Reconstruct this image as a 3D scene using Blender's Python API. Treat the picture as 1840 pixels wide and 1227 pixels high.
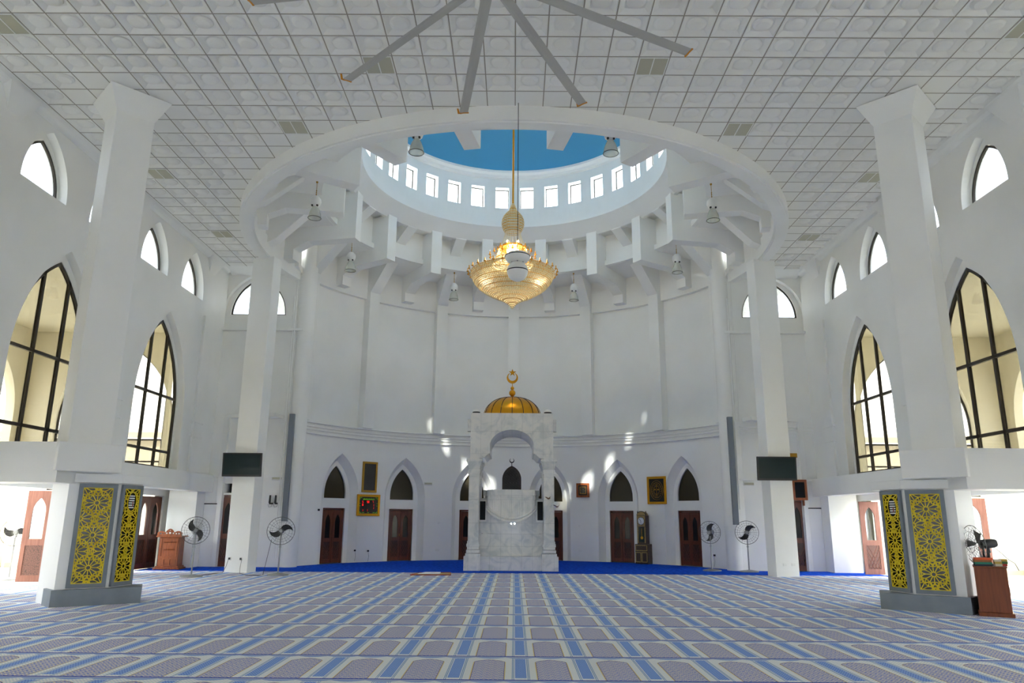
import bpy, math, random
from mathutils import Vector, Matrix
from mathutils.geometry import tessellate_polygon
random.seed(4)
PI = math.pi; R = math.radians
S = bpy.context.scene
for o in list(bpy.data.objects): bpy.data.objects.remove(o)
COL = S.collection

# ---------------------------------------------------------------- camera, sky, exposure
cam_d = bpy.data.cameras.new('camera'); cam = bpy.data.objects.new('camera', cam_d); COL.objects.link(cam); S.camera = cam
cam_d.sensor_width = 36; cam_d.lens = 36*1319.4/1840; cam_d.clip_end = 400
pitch, yaw, roll = R(13.52), R(-.28), R(.43)
F = Vector((math.sin(yaw)*math.cos(pitch), math.cos(yaw)*math.cos(pitch), math.sin(pitch)))
Rt = Vector((math.cos(yaw), -math.sin(yaw), 0)); Up = Rt.cross(F)
Rt, Up = math.cos(roll)*Rt+math.sin(roll)*Up, -math.sin(roll)*Rt+math.cos(roll)*Up
m = Matrix((Rt, Up, -F)).transposed().to_4x4(); m.translation = Vector((.08, 0, 1.663)); cam.matrix_world = m

W = bpy.data.worlds.new('sky'); S.world = W; W.use_nodes = True
nt = W.node_tree; nt.nodes.clear()
out = nt.nodes.new('ShaderNodeOutputWorld'); bg = nt.nodes.new('ShaderNodeBackground')
bg.inputs[0].default_value = (.93, .97, 1, 1); bg.inputs[1].default_value = 6.0
nt.links.new(bg.outputs[0], out.inputs[0])
sun_d = bpy.data.lights.new('sun', 'SUN'); sun_d.energy = 5; sun_d.angle = R(1); sun_d.color = (1, .93, .82)
sun = bpy.data.objects.new('sun', sun_d); COL.objects.link(sun); sun.rotation_euler = Vector((.12, 1, -.90)).to_track_quat('-Z', 'Y').to_euler()
S.view_settings.view_transform = 'Standard'; S.view_settings.look = 'None'; S.view_settings.gamma = 1
S.view_settings.exposure = 1.65
S.cycles.use_denoising = True
S.cycles.max_bounces = 14; S.cycles.diffuse_bounces = 10; S.cycles.glossy_bounces = 4; S.cycles.transparent_max_bounces = 16
S.cycles.sample_clamp_indirect = 8; S.cycles.caustics_reflective = False; S.cycles.caustics_refractive = False

# ---------------------------------------------------------------- materials
def lin(c): return tuple((x/255/12.92 if x/255 <= .04045 else ((x/255+.055)/1.055)**2.4) for x in c)+(1,)
def mat(name, rgb, rough=.6, metal=0, emit=0, spec=.5, noise=None):
    m = bpy.data.materials.new(name); m.use_nodes = True; b = m.node_tree.nodes['Principled BSDF']
    b.inputs['Base Color'].default_value = lin(rgb); b.inputs['Roughness'].default_value = rough
    b.inputs['Metallic'].default_value = metal; b.inputs['Specular IOR Level'].default_value = spec
    if emit: b.inputs['Emission Color'].default_value = lin(rgb); b.inputs['Emission Strength'].default_value = emit
    if noise:
        sc, rgb2, stretch, bump = noise
        N = m.node_tree.nodes; L = m.node_tree.links
        tc = N.new('ShaderNodeTexCoord'); mp = N.new('ShaderNodeMapping'); mp.inputs['Scale'].default_value = stretch
        no = N.new('ShaderNodeTexNoise'); no.inputs['Scale'].default_value = sc; no.inputs['Detail'].default_value = 6
        cr = N.new('ShaderNodeValToRGB'); cr.color_ramp.elements[0].color = lin(rgb2); cr.color_ramp.elements[1].color = lin(rgb)
        cr.color_ramp.elements[0].position = .38; cr.color_ramp.elements[1].position = .6
        L.new(tc.outputs['Object'], mp.inputs[0]); L.new(mp.outputs[0], no.inputs['Vector']); L.new(no.outputs[0], cr.inputs[0])
        L.new(cr.outputs[0], b.inputs['Base Color'])
        if bump:
            bp = N.new('ShaderNodeBump'); bp.inputs['Strength'].default_value = bump; bp.inputs['Distance'].default_value = .02
            L.new(no.outputs[0], bp.inputs['Height']); L.new(bp.outputs[0], b.inputs['Normal'])
    return m
def glass_mat(name, tint, gloss, gtint=(255, 255, 255), rough=.03):
    m = bpy.data.materials.new(name); m.use_nodes = True; N = m.node_tree.nodes; L = m.node_tree.links; N.clear()
    o = N.new('ShaderNodeOutputMaterial'); t = N.new('ShaderNodeBsdfTransparent'); g = N.new('ShaderNodeBsdfGlossy'); mx = N.new('ShaderNodeMixShader')
    t.inputs[0].default_value = lin(tint); g.inputs[0].default_value = lin(gtint); g.inputs['Roughness'].default_value = rough
    mx.inputs[0].default_value = gloss; L.new(t.outputs[0], mx.inputs[1]); L.new(g.outputs[0], mx.inputs[2]); L.new(mx.outputs[0], o.inputs[0]); return m
class NG:                                       # tiny node-maths helper
    def __init__(s, m): s.N = m.node_tree.nodes; s.L = m.node_tree.links
    def m(s, op, a, b=None, c=None):
        n = s.N.new('ShaderNodeMath'); n.operation = op
        for i, v in enumerate((a, b, c)):
            if v is None: continue
            if isinstance(v, (int, float)): n.inputs[i].default_value = v
            else: s.L.new(v, n.inputs[i])
        return n.outputs[0]
    def lt(s, a, b): return s.m('LESS_THAN', a, b)
    def gt(s, a, b): return s.m('GREATER_THAN', a, b)
    def mul(s, a, b): return s.m('MULTIPLY', a, b)
    def rng(s, a, lo, hi): return s.mul(s.gt(a, lo), s.lt(a, hi))
    def mix(s, f, a, b):
        n = s.N.new('ShaderNodeMix'); n.data_type = 'RGBA'
        s.L.new(f, n.inputs[0])
        for i, v in ((6, a), (7, b)):
            if isinstance(v, tuple): n.inputs[i].default_value = v
            else: s.L.new(v, n.inputs[i])
        return n.outputs[2]
def xyz(g):
    tc = g.N.new('ShaderNodeTexCoord'); sp = g.N.new('ShaderNodeSeparateXYZ'); g.L.new(tc.outputs['Object'], sp.inputs[0]); return sp.outputs
M = {}
M['wall'] = mat('white_wall_paint', (240, 240, 237), .55, noise=(.7, (236, 236, 232), (1, 1, 1), 0))
M['wall2'] = mat('white_gloss_paint', (238, 238, 236), .4)
M['tile'] = mat('ceiling_tile_white', (236, 235, 230), .6)
M['cream'] = mat('cream_paint', (224, 218, 200), .6)
M['blue'] = mat('dome_blue_paint', (92, 170, 208), .7)
M['grey'] = mat('grey_board', (126, 134, 142), .6, noise=(3, (118, 126, 134), (1, 1, 1), 0))
M['yellow'] = mat('yellow_lattice', (232, 205, 8), .45)
M['black'] = mat('black_plastic', (22, 24, 28), .35)
M['dark'] = mat('dark_void', (14, 17, 22), .25)
M['frame'] = mat('dark_bronze_aluminium', (52, 46, 38), .4, .3)
M['steel'] = mat('galvanised_steel', (150, 152, 152), .4, .6)
M['wire'] = mat('fan_wire', (95, 95, 92), .4, .6)
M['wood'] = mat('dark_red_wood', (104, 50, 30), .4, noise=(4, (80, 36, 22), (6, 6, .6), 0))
M['wood_lit'] = mat('lit_red_wood', (142, 92, 78), .5, noise=(4, (128, 80, 66), (6, 6, .6), 0))  # lit copy of the red wood, light put into its colour
M['oak'] = mat('carved_orange_wood', (158, 84, 38), .4, noise=(5, (128, 62, 26), (5, 5, .8), .25))
M['cab'] = mat('brown_veneer', (128, 66, 34), .4, noise=(3, (112, 54, 28), (8, 8, .5), 0))
M['gold'] = mat('gold_paint', (208, 150, 32), .32, .75)
M['goldframe'] = mat('gold_frame', (176, 134, 46), .4, .5)
M['seam'] = mat('dome_seam', (52, 38, 22), .6)
M['white'] = mat('white_plastic', (232, 232, 228), .35)
M['glow'] = mat('warm_bulb', (255, 214, 150), .4, emit=12)
M['led'] = mat('white_led', (235, 245, 255), .4, emit=25)
M['screen'] = mat('tv_glass', (26, 42, 44), .18, spec=.25)
M['trunk'] = mat('grey_trunking', (118, 126, 136), .5)
M['orange'] = mat('orange_tip', (214, 140, 24), .5)
M['alu'] = mat('aluminium_blade', (182, 180, 172), .4, .1)
M['paper'] = mat('white_cloth', (226, 230, 236), .8)
M['tan'] = mat('tan_mat', (196, 170, 120), .9, noise=(30, (170, 140, 90), (1, 1, 1), 0))
M['redbind'] = mat('red_binding', (150, 50, 40), .8)
M['leaf'] = mat('foliage', (120, 160, 60), .8, noise=(3, (70, 110, 40), (1, 1, 1), 0))
M['stone'] = mat('outside_render', (196, 186, 170), .8, noise=(1, (180, 172, 158), (1, 1, 1), 0))
M['glass'] = glass_mat('tinted_glass', (172, 170, 163), .04)
M['cler'] = glass_mat('clerestory_glass', (160, 163, 166), .04)
M['clear'] = glass_mat('clear_glass', (228, 233, 236), .05)
M['dglass'] = mat('dark_glass', (22, 26, 30), .15, spec=.3)
M['olive'] = mat('olive_reflection_glass', (66, 60, 46), .15, spec=.3)  # olive reflections put into an opaque pane colour
def translucent_mat(name, tint, body, f):
    m = glass_mat(name, tint, f); N = m.node_tree.nodes; L = m.node_tree.links; mx = [n for n in N if n.type == 'MIX_SHADER'][0]
    b = N.new('ShaderNodeBsdfPrincipled'); b.inputs['Base Color'].default_value = lin(body); b.inputs['Roughness'].default_value = .25; L.new(b.outputs[0], mx.inputs[2]); return m
M['ref'] = translucent_mat('ribbed_reflector_glass', (246, 247, 244), (236, 236, 230), .34)
M['crystal'] = mat('crystal_bead', (222, 208, 170), .3, .1, spec=.8)
M['cryskin'] = translucent_mat('crystal_strand_skin', (246, 242, 226), (190, 170, 124), .09)
# marble
mm = mat('white_marble', (206, 206, 204), .28); M['marble'] = mm
g = NG(mm); o3 = xyz(g)
tc = g.N.new('ShaderNodeTexCoord'); n1 = g.N.new('ShaderNodeTexNoise'); n1.inputs['Scale'].default_value = 2.2; n1.inputs['Detail'].default_value = 9; n1.inputs['Distortion'].default_value = 1.6
g.L.new(tc.outputs['Object'], n1.inputs['Vector'])
cr = g.N.new('ShaderNodeValToRGB'); e = cr.color_ramp.elements; e[0].position = .36; e[0].color = lin((190, 194, 196)); e[1].position = .58; e[1].color = lin((216, 215, 212))
x = e.new(.47); x.color = lin((207, 208, 207)); g.L.new(n1.outputs[0], cr.inputs[0])
jx = g.lt(g.m('FRACT', g.mul(o3[0], 2.9)), .014); jz = g.lt(g.m('FRACT', g.mul(o3[2], 1.35)), .008)
g.L.new(g.mix(g.m('MAXIMUM', jx, jz), cr.outputs[0], lin((158, 160, 160))), mm.node_tree.nodes['Principled BSDF'].inputs['Base Color'])
# verandah floor tiles
ft = mat('white_floor_tile', (222, 222, 216), .18); M['ftile'] = ft
g = NG(ft); o3 = xyz(g); j = g.m('MAXIMUM', g.lt(g.m('FRACT', g.mul(o3[0], 1.65)), .012), g.lt(g.m('FRACT', g.mul(o3[1], 1.65)), .012))
g.L.new(g.mix(j, lin((222, 222, 216)), lin((170, 168, 160))), ft.node_tree.nodes['Principled BSDF'].inputs['Base Color'])
M['tbar'] = mat('aged_grid_bar', (158, 152, 140), .6)
# prayer carpet
cp = mat('prayer_carpet', (150, 155, 165), .95, spec=.1); M['carpet'] = cp
g = NG(cp); o3 = xyz(g); X, Y = o3[0], o3[1]
u = g.mul(g.m('SUBTRACT', g.m('FRACT', g.m('ADD', g.m('DIVIDE', g.m('SUBTRACT', X, .16), .72), 40.5)), .5), .72); a = g.m('ABSOLUTE', u)
v = g.m('FRACT', g.m('ADD', g.m('DIVIDE', g.m('SUBTRACT', Y, 8.29), 1.35), 20))
tri = g.m('ABSOLUTE', g.m('SUBTRACT', g.m('FRACT', g.mul(X, 11)), .5))
zig = g.gt(g.m('FRACT', g.m('ADD', g.mul(Y, 17), g.mul(tri, 1.6))), .52)
zz2 = g.gt(g.m('FRACT', g.m('ADD', g.mul(X, 30), g.mul(g.m('SINE', g.mul(Y, 160)), .35))), .6)
panel_c = g.mix(zig, lin((116, 132, 206)), lin((240, 226, 196))); panel_c = g.mix(zz2, panel_c, lin((178, 182, 206)))
chk = g.m('ABSOLUTE', g.m('SUBTRACT', g.gt(g.m('FRACT', g.mul(X, 26)), .5), g.gt(g.m('FRACT', g.mul(Y, 20)), .5)))
base_c = g.mix(chk, lin((244, 243, 235)), lin((216, 223, 231)))
dots = g.gt(g.mul(g.m('SINE', g.mul(X, 210)), g.m('SINE', g.mul(Y, 120))), .25)
str_c = g.mix(dots, lin((144, 176, 228)), lin((98, 130, 208)))
c = g.mix(g.m('MAXIMUM', g.rng(a, .072, .080), g.rng(a, .090, .097)), base_c, lin((120, 160, 200)))
c = g.mix(g.mul(g.rng(a, .080, .090), g.rng(v, .1, .88)), c, lin((205, 215, 220)))
c = g.mix(g.mul(g.lt(a, .062), g.rng(v, .09, .90)), c, str_c)
arch = g.m('ADD', .74, g.mul(.13, g.m('SQRT', g.m('MAXIMUM', g.m('DIVIDE', g.m('SUBTRACT', a, .172), .188), 0))))
c = g.mix(g.mul(g.gt(a, .170), g.lt(v, arch)), c, lin((226, 206, 140)))
c = g.mix(g.mul(g.gt(a, .181), g.lt(v, g.m('SUBTRACT', arch, .006))), c, lin((60, 76, 160)))
c = g.mix(g.mul(g.gt(a, .186), g.lt(v, g.m('SUBTRACT', arch, .015))), c, panel_c)
band = g.gt(v, g.m('SUBTRACT', .965, g.mul(.055, g.m('ABSOLUTE', g.m('COSINE', g.mul(a, PI/.36))))))
c = g.mix(band, c, lin((150, 174, 216)))
c = g.mix(g.gt(v, .984), c, lin((200, 204, 204)))
c = g.mix(g.lt(v, .03), c, lin((40, 72, 180)))
g.L.new(c, cp.node_tree.nodes['Principled BSDF'].inputs['Base Color'])
M['bluecarpet'] = mat('blue_carpet', (24, 86, 214), .95, spec=.05, noise=(9, (10, 58, 176), (1, 1, 1), .2))
# screen-printed patterns
def pattern_mat(name, bgc, fgc, k, thr=.25, rough=.5):
    m = mat(name, bgc, rough); g = NG(m); o3 = xyz(g)
    vo = g.N.new('ShaderNodeTexVoronoi'); vo.feature = 'DISTANCE_TO_EDGE'; vo.inputs['Scale'].default_value = k
    tc = g.N.new('ShaderNodeTexCoord'); g.L.new(tc.outputs['Object'], vo.inputs['Vector'])
    g.L.new(g.mix(g.lt(vo.outputs[0], thr), lin(bgc), lin(fgc)), m.node_tree.nodes['Principled BSDF'].inputs['Base Color']); return m
M['inlay'] = pattern_mat('mother_of_pearl_inlay', (46, 22, 15), (136, 108, 54), 14, .008, .35)
M['inlay2'] = pattern_mat('gold_inlay_strip', (176, 150, 84), (90, 56, 30), 40, .05, .3)
M['backwood'] = mat('dark_backboard', (40, 28, 26), .4)
M['calli'] = pattern_mat('dark_calligraphy_panel', (26, 30, 34), (92, 84, 66), 14, .05, .3)
M['calli2'] = pattern_mat('small_script_panel', (58, 56, 50), (34, 32, 30), 60, .06, .4)
M['carved'] = pattern_mat('lit_carved_panel_face', (110, 70, 60), (60, 36, 30), 22, .05, .5)  # paler lit copy of the dark carved face, light in its colours
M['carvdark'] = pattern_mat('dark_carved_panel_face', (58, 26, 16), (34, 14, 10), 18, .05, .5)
M['diff'] = mat('yellowed_diffuser', (184, 181, 160), .45)
M['digit'] = mat('red_led_digit', (255, 24, 16), .4, emit=.5)
M['digitdim'] = mat('unlit_red_digit', (44, 14, 12), .4)
M['green'] = mat('green_led_text', (110, 180, 20), .4, emit=.15)

# ---------------------------------------------------------------- mesh helpers
class MB:
    def __init__(s): s.v = []; s.f = []
    def add(s, vs, fs):
        n = len(s.v); s.v += [tuple(p) for p in vs]; s.f += [tuple(i+n for i in f) for f in fs]; return s
    def box(s, x0, x1, y0, y1, z0, z1):
        return s.add([(x, y, z) for z in (z0, z1) for y in (y0, y1) for x in (x0, x1)], [(0, 2, 3, 1), (4, 5, 7, 6), (0, 1, 5, 4), (2, 6, 7, 3), (0, 4, 6, 2), (1, 3, 7, 5)])
    def prism(s, poly, z0, z1, top=None):
        n = len(poly); top = top or poly
        s.add([(x, y, z0) for x, y in poly]+[(x, y, z1) for x, y in top], [tuple(range(n-1, -1, -1)), tuple(range(n, 2*n))]+[(i, (i+1) % n, n+(i+1) % n, n+i) for i in range(n)]); return s
    def tube(s, pts, r, n=8, close=False):
        pts = [Vector(p) for p in pts]; rr = r if isinstance(r, (list, tuple)) else [r]*len(pts); N = len(pts); vs = []; fs = []
        for i, p in enumerate(pts):
            if close: t = pts[(i+1) % N]-pts[i-1]
            else: t = pts[min(i+1, N-1)]-pts[max(i-1, 0)]
            t.normalize(); a = Vector((0, 0, 1)) if abs(t.z) < .9 else Vector((1, 0, 0)); u = t.cross(a).normalized(); w = t.cross(u)
            vs += [p+rr[i]*(math.cos(2*PI*k/n)*u+math.sin(2*PI*k/n)*w) for k in range(n)]
        for i in range(N if close else N-1):
            j = (i+1) % N
            fs += [(i*n+k, i*n+(k+1) % n, j*n+(k+1) % n, j*n+k) for k in range(n)]
        if not close: fs += [tuple(range(n-1, -1, -1)), tuple((N-1)*n+k for k in range(n))]
        return s.add(vs, fs)
    def lathe(s, prof, c=(0, 0, 0), n=32, a0=0, a1=2*PI, close_prof=False):
        full = abs(a1-a0-2*PI) < 1e-6; m = n if full else n+1; vs = []; P = len(prof)
        for k in range(m):
            a = a0+(a1-a0)*k/n; vs += [(c[0]+r*math.sin(a), c[1]+r*math.cos(a), c[2]+z) for r, z in prof]
        fs = []
        for k in range(n):
            k2 = (k+1) % m
            for i in range(P if close_prof else P-1): fs.append((k*P+i, k*P+(i+1) % P, k2*P+(i+1) % P, k2*P+i))
        if not full and close_prof: fs += [tuple(range(P)), tuple(n*P+i for i in range(P-1, -1, -1))]
        return s.add(vs, fs)
    def sphere(s, c, r, n=12, h=8, sz=1): return s.lathe([(max(r*math.sin(PI*i/h), 1e-4), -r*sz*math.cos(PI*i/h)) for i in range(h+1)], c, n)
    def plate(s, outer, holes, t, fn):          # flat slab with holes; fn(u, v, w)
        loops = [outer]+list(holes); flat = [p for l in loops for p in l]
        tri = tessellate_polygon([[Vector((p[0], p[1], 0)) for p in l] for l in loops]); n = len(flat)
        vs = [fn(u, v, 0) for u, v in flat]+[fn(u, v, t) for u, v in flat]; fs = [tuple(f) for f in tri]+[tuple(n+i for i in reversed(f)) for f in tri]; k = 0
        for l in loops:
            q = len(l); fs += [(k+i, k+(i+1) % q, n+k+(i+1) % q, n+k+i) for i in range(q)]; k += q
        return s.add(vs, fs)
    def slab(s, pts, off):                      # extrude a 3-D polygon by a vector
        n = len(pts); o = Vector(off); P = [Vector(p) for p in pts]
        return s.add(P+[p+o for p in P], [tuple(range(n)), tuple(range(2*n-1, n-1, -1))]+[(i, (i+1) % n, n+(i+1) % n, n+i) for i in range(n)])
def obj(name, mb, m, parent=None, smooth=False, bevel=0, recalc=True):
    me = bpy.data.meshes.new(name); me.from_pydata(mb.v, [], mb.f)
    if recalc:
        import bmesh
        b = bmesh.new(); b.from_mesh(me); bmesh.ops.recalc_face_normals(b, faces=b.faces); b.to_mesh(me); b.free()
    me.materials.append(M[m] if isinstance(m, str) else m)
    if smooth:
        for p in me.polygons: p.use_smooth = True
        me.set_sharp_from_angle(angle=R(38))
    o = bpy.data.objects.new(name, me); COL.objects.link(o)
    if parent: o.parent = parent
    if bevel:
        md = o.modifiers.new('bevel', 'BEVEL'); md.width = bevel; md.segments = 2; md.limit_method = 'ANGLE'
    return o
def tag(o, label, cat, group=None):
    o['label'] = label; o['category'] = cat
    if group: o['group'] = group
    return o
def thing(name, label, cat, loc=(0, 0, 0), rz=0, group=None):
    o = bpy.data.objects.new(name, None); COL.objects.link(o); o.location = loc; o.rotation_euler = (0, 0, rz); return tag(o, label, cat, group)
def struct(name, mb, m, parent=None, smooth=False, label=None, bevel=0):
    o = obj(name, mb, m, parent, smooth, bevel)
    if not parent: o['kind'] = 'structure'; o['category'] = name.split('_')[0]; o['label'] = label or name
    return o
def copy_tree(o, parent=None):
    c = o.copy(); COL.objects.link(c); c.parent = parent
    for ch in [q for q in bpy.data.objects if q.parent is o]: copy_tree(ch, c)
    return c
def arch(cx, half, z0, zs, za, n=14):           # pointed arch outline, counter-clockwise from bottom right
    h = za-zs; out = [(cx+half, z0)] if z0 < zs-1e-6 else []
    if h >= half:
        Rr = (h*h+half*half)/(2*half); am = math.asin(min(1, h/Rr))
        arc = [(Rr*math.cos(am*i/n)-(Rr-half), Rr*math.sin(am*i/n)) for i in range(n+1)]
    else:
        arc = [(half*math.cos(PI/2*i/n), h*math.sin(PI/2*i/n)**1.08) for i in range(n+1)]
    out += [(cx+x, zs+z) for x, z in arc]+[(cx-x, zs+z) for x, z in reversed(arc[:-1])]
    if z0 < zs-1e-6: out.append((cx-half, z0))
    return out
def rect(a, b, c, d): return [(a, c), (b, c), (b, d), (a, d)]
CY = 22.78
def pol(r, th, z): return (r*math.sin(th), CY+r*math.cos(th), z)
def annulus(z0, z1, r0, r1, a0=0, a1=2*PI, n=128): return MB().lathe([(r0, z0), (r1, z0), (r1, z1), (r0, z1)], (0, CY, 0), n, a0, a1, True)

# ---------------------------------------------------------------- the setting
struct('floor', MB().box(-34, 34, -12, 40, -.2, 0), 'ftile', label='white glazed floor tiles of the hall and verandahs')
ground = struct('ground', MB().box(-120, 120, -60, 140, -.6, -.21), 'stone', label='pale ground outside the building'); ground['category'] = 'ground'
blue_poly = [(-11.62, 23.62), (11.62, 23.62), (11.62, 25.45), (7.62, 25.45)]+[(8.1*math.sin(t), CY+8.1*math.cos(t)) for t in [R(70-140*i/48) for i in range(49)]]+[(-7.62, 25.45), (-11.62, 25.45)]
tag(obj('prayer_carpet', MB().box(-11.55, 11.45, -5.8, 23.62, 0.0005, .012), 'carpet'), 'wall-to-wall grey carpet woven with rows of blue arched prayer niches', 'carpet')
tag(obj('blue_carpet', MB().prism(blue_poly, 0.0005, .018), 'bluecarpet'), 'plain bright blue carpet in front of the curved back wall', 'carpet')

# ceiling: grid sheet with a round opening, raised tiles under it
ZC = 10.37
hole = [(8.4*math.sin(2*PI*i/96), CY+8.4*math.cos(2*PI*i/96)) for i in range(96)]
ce = struct('ceiling', MB().plate(rect(-10.22, 10.22, -5.8, 31.7), [hole], .1, lambda u, v, w: (u, v, ZC+.07+w)), 'tile', label='white suspended ceiling of dished square tiles around the round opening')
lights = {(4, 2), (-5, 2), (8, 6), (-9, 6), (15, 10), (-16, 10), (15, 17), (-16, 17), (15, 0), (-16, 0)}
COLC = [(-8.27, 14.28), (8.27, 14.28)]
tb = MB(); fb = MB(); gb = MB(); NP = 24
def sq(k):
    a = 2*PI*k/NP+PI/4; c, s_ = math.cos(a), math.sin(a); mx_ = max(abs(c), abs(s_)); return c/mx_, s_/mx_
LOOPS = [(lambda k: tuple(.97*q for q in sq(k)), 0), (lambda k: tuple(.9*q for q in sq(k)), 0), (lambda k: tuple(.5*.70*q+.5*.66*r for q, r in zip(sq(k), (math.cos(2*PI*k/NP+PI/4), math.sin(2*PI*k/NP+PI/4)))), .058)]
for r_, z_ in ((.61, .064), (.57, .042), (.42, .012), (.22, -.004)): LOOPS.append((lambda k, r_=r_: (r_*math.cos(2*PI*k/NP+PI/4), r_*math.sin(2*PI*k/NP+PI/4)), z_))
def keep(x, y): return math.hypot(x, y-CY) > 8.2 and -10.22 <= x <= 10.22
for i in range(-18, 18):
    for j in range(-8, 24):
        x0, y0 = .042+.6*i, 11.35+.6*j; cx, cyy = x0+.3, y0+.3
        for q in range(4):                      # T-bars
            for ax in (0, 1):
                xa, ya = (x0+.15*q, y0) if ax == 0 else (x0, y0+.15*q)
                xb, yb = (xa+.15, ya) if ax == 0 else (xa, ya+.15)
                if keep(xa, ya) and keep(xb, yb): gb.box(xa-(.011 if ax else 0), xb+(.011 if ax else 0), ya-(0 if ax else .011), yb+(0 if ax else .011), ZC-.003, ZC+.02)
        dmin = math.hypot(max(abs(cx)-.3, 0), max(abs(cyy-CY)-.3, 0))
        if (i, j) in lights: continue
        if dmin < 8.55 or any(abs(cx-a)+abs(cyy-b) < 1.35 for a, b in COLC) or y0+.6 > 24.9 or x0 < -10.2 or x0+.6 > 10.25:
            n = 10 if dmin < 8.6 or x0 < -10.2 or x0+.6 > 10.25 else 1
            for p in range(n):
                for q in range(n):
                    X0, X1, Y0, Y1 = x0+.6*p/n, x0+.6*(p+1)/n, y0+.6*q/n, y0+.6*(q+1)/n
                    if all(keep(x, y) for x in (X0, X1) for y in (Y0, Y1)): fb.add([(X0, Y0, ZC), (X1, Y0, ZC), (X1, Y1, ZC), (X0, Y1, ZC)], [(3, 2, 1, 0)])
            continue
        vs = []; fs = []
        for fn_, z_ in LOOPS:
            for k in range(NP): a_, b_ = fn_(k); vs.append((cx+.3*a_, cyy+.3*b_, ZC+z_))
        nl = len(LOOPS); vs.append((cx, cyy, ZC-.008))
        for l_ in range(nl-1): fs += [(l_*NP+(k+1) % NP, l_*NP+k, (l_+1)*NP+k, (l_+1)*NP+(k+1) % NP) for k in range(NP)]
        fs += [((nl-1)*NP+(k+1) % NP, (nl-1)*NP+k, nl*NP) for k in range(NP)]
        tb.add(vs, fs)
def part(name, mb, m, par):
    me = bpy.data.meshes.new(name); me.from_pydata(mb.v, [], mb.f); me.materials.append(M[m]); o = bpy.data.objects.new(name, me); COL.objects.link(o); o.parent = par; return o
t_ = part('dished_tiles', tb, 'tile', ce)
for p in t_.data.polygons: p.use_smooth = True
t_.data.set_sharp_from_angle(angle=R(14))
part('plain_tiles', fb, 'tile', ce); part('grid_bars', gb, 'tbar', ce)
def ceiling_light(i, j, label):
    x0, y0 = .042+.6*i, 11.35+.6*j
    t = thing('ceiling_light', label, 'ceiling light', (x0+.3, y0+.3, ZC), 0, 'recessed light panels in the tiled ceiling')
    fr = MB().plate(rect(-.29, .29, -.29, .29), [rect(-.27, -.01, -.27, .27), rect(.01, .27, -.27, .27)], -.02, lambda u, v, w: (u, v, w)); obj('frame', fr, 'white', t)
    for s in (-1, 1): obj('diffuser', MB().box(min(s*.27, s*.01), max(s*.27, s*.01), -.27, .27, -.01, -.002), M['diff'], t)
LN = {(-16, 0): 'in the upper left corner of the view', (-16, 10): 'just right of the left fore column', (-16, 17): 'left of the round opening, far down by the back wall', (-9, 6): 'left above the round opening', (-5, 2): 'half hidden by the fan blade on the left',
      (4, 2): 'right of the centre, just below a fan blade tip', (8, 6): 'right above the round opening', (15, 0): 'in the upper right corner of the view', (15, 10): 'just left of the right fore column', (15, 17): 'right of the round opening, far down by the back wall'}
for k in sorted(lights): ceiling_light(*k, 'recessed ceiling light '+LN[k])

# ring beam, drum and dome
struct('trim_1', annulus(10.03, 10.6, 8.06, 8.48, R(86), R(274), 120), 'wall', smooth=True, label='white ring beam around the round ceiling opening')
struct('wall_ring', annulus(10.0, 11.9, 8.13, 8.42, R(72), R(288), 120), 'wall', smooth=True, label='round wall above the ring beam')
struct('ceiling_soffit', annulus(11.5, 11.7, 6.2, 8.42), 'wall', smooth=True, label='flat ring soffit below the drum')
struct('wall_band', annulus(11.49, 12.8, 6.33, 6.55), 'wall', smooth=True, label='white cylindrical band behind the ribs')
struct('ceiling_coffer', annulus(12.78, 12.95, 5.45, 6.55), 'wall', smooth=True, label='dark coffer ring')
struct('trim_2', MB().lathe([(5.05, 13.12), (5.6, 12.64), (5.75, 12.64), (5.75, 13.4), (5.05, 13.4)], (0, CY, 0), 128, close_prof=True), 'wall', smooth=True, label='sloping lip under the drum windows')
dw = MB(); NW = 32; na = 8; hw = R(3.05); z0, z1, wa, wb = 13.4, 15.55, 13.96, 14.86
for k in range(NW):
    c0 = R(5.625+11.25*k); edges = [c0-R(5.625), c0-hw, c0, c0+hw, c0+R(5.625)]
    for a0, a1 in zip(edges, edges[1:]):
        mid = (a0+a1)/2; segs = [(z0, wa), (wb, z1)] if abs(mid-c0) < hw else [(z0, z1)]
        for s0, s1 in segs:
            P = [pol(r, a, z) for r in (5.12, 5.42) for a in (a0, a1) for z in (s0, s1)]
            dw.add(P, [(0, 1, 3, 2), (4, 6, 7, 5), (0, 4, 5, 1), (2, 3, 7, 6), (0, 2, 6, 4), (1, 5, 7, 3)])
struct('wall_drum', dw, 'wall', label='drum wall pierced by small windows')
struct('trim_3', MB().lathe([(5.13, 15.22), (5.02, 15.26), (4.98, 15.34), (4.84, 15.4), (4.82, 15.48), (4.95, 15.56), (5.4, 15.56), (5.4, 15.22)], (0, CY, 0), 128, close_prof=True), 'wall2', smooth=True, label='cornice under the blue dome')
struct('ceiling_dome', MB().lathe([(4.98*math.cos(PI/2*i/20)+.001, 15.5+3.9*math.sin(PI/2*i/20)) for i in range(21)], (0, CY, 0), 96), 'blue', smooth=True, label='blue painted dome')
wn = 0
for k in range(NW):
    th = R(5.625+11.25*k)
    wn += 1; r = 5.36
    def fnw(u, v, w, th=th): return (math.sin(th)*(r+w)+math.cos(th)*u, CY+math.cos(th)*(r+w)-math.sin(th)*u, v)
    w_ = struct('window_%d' % wn, MB().plate(rect(-.29, .29, 13.94, 14.88), [rect(-.25, .25, 13.99, 14.83)], .04, fnw), 'frame', label='small square drum window, %d degrees round from the far side' % round(5.625+11.25*k))
    obj('glass', MB().plate(rect(-.25, .25, 13.99, 14.83), [], .006, fnw), 'clear', w_)

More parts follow.
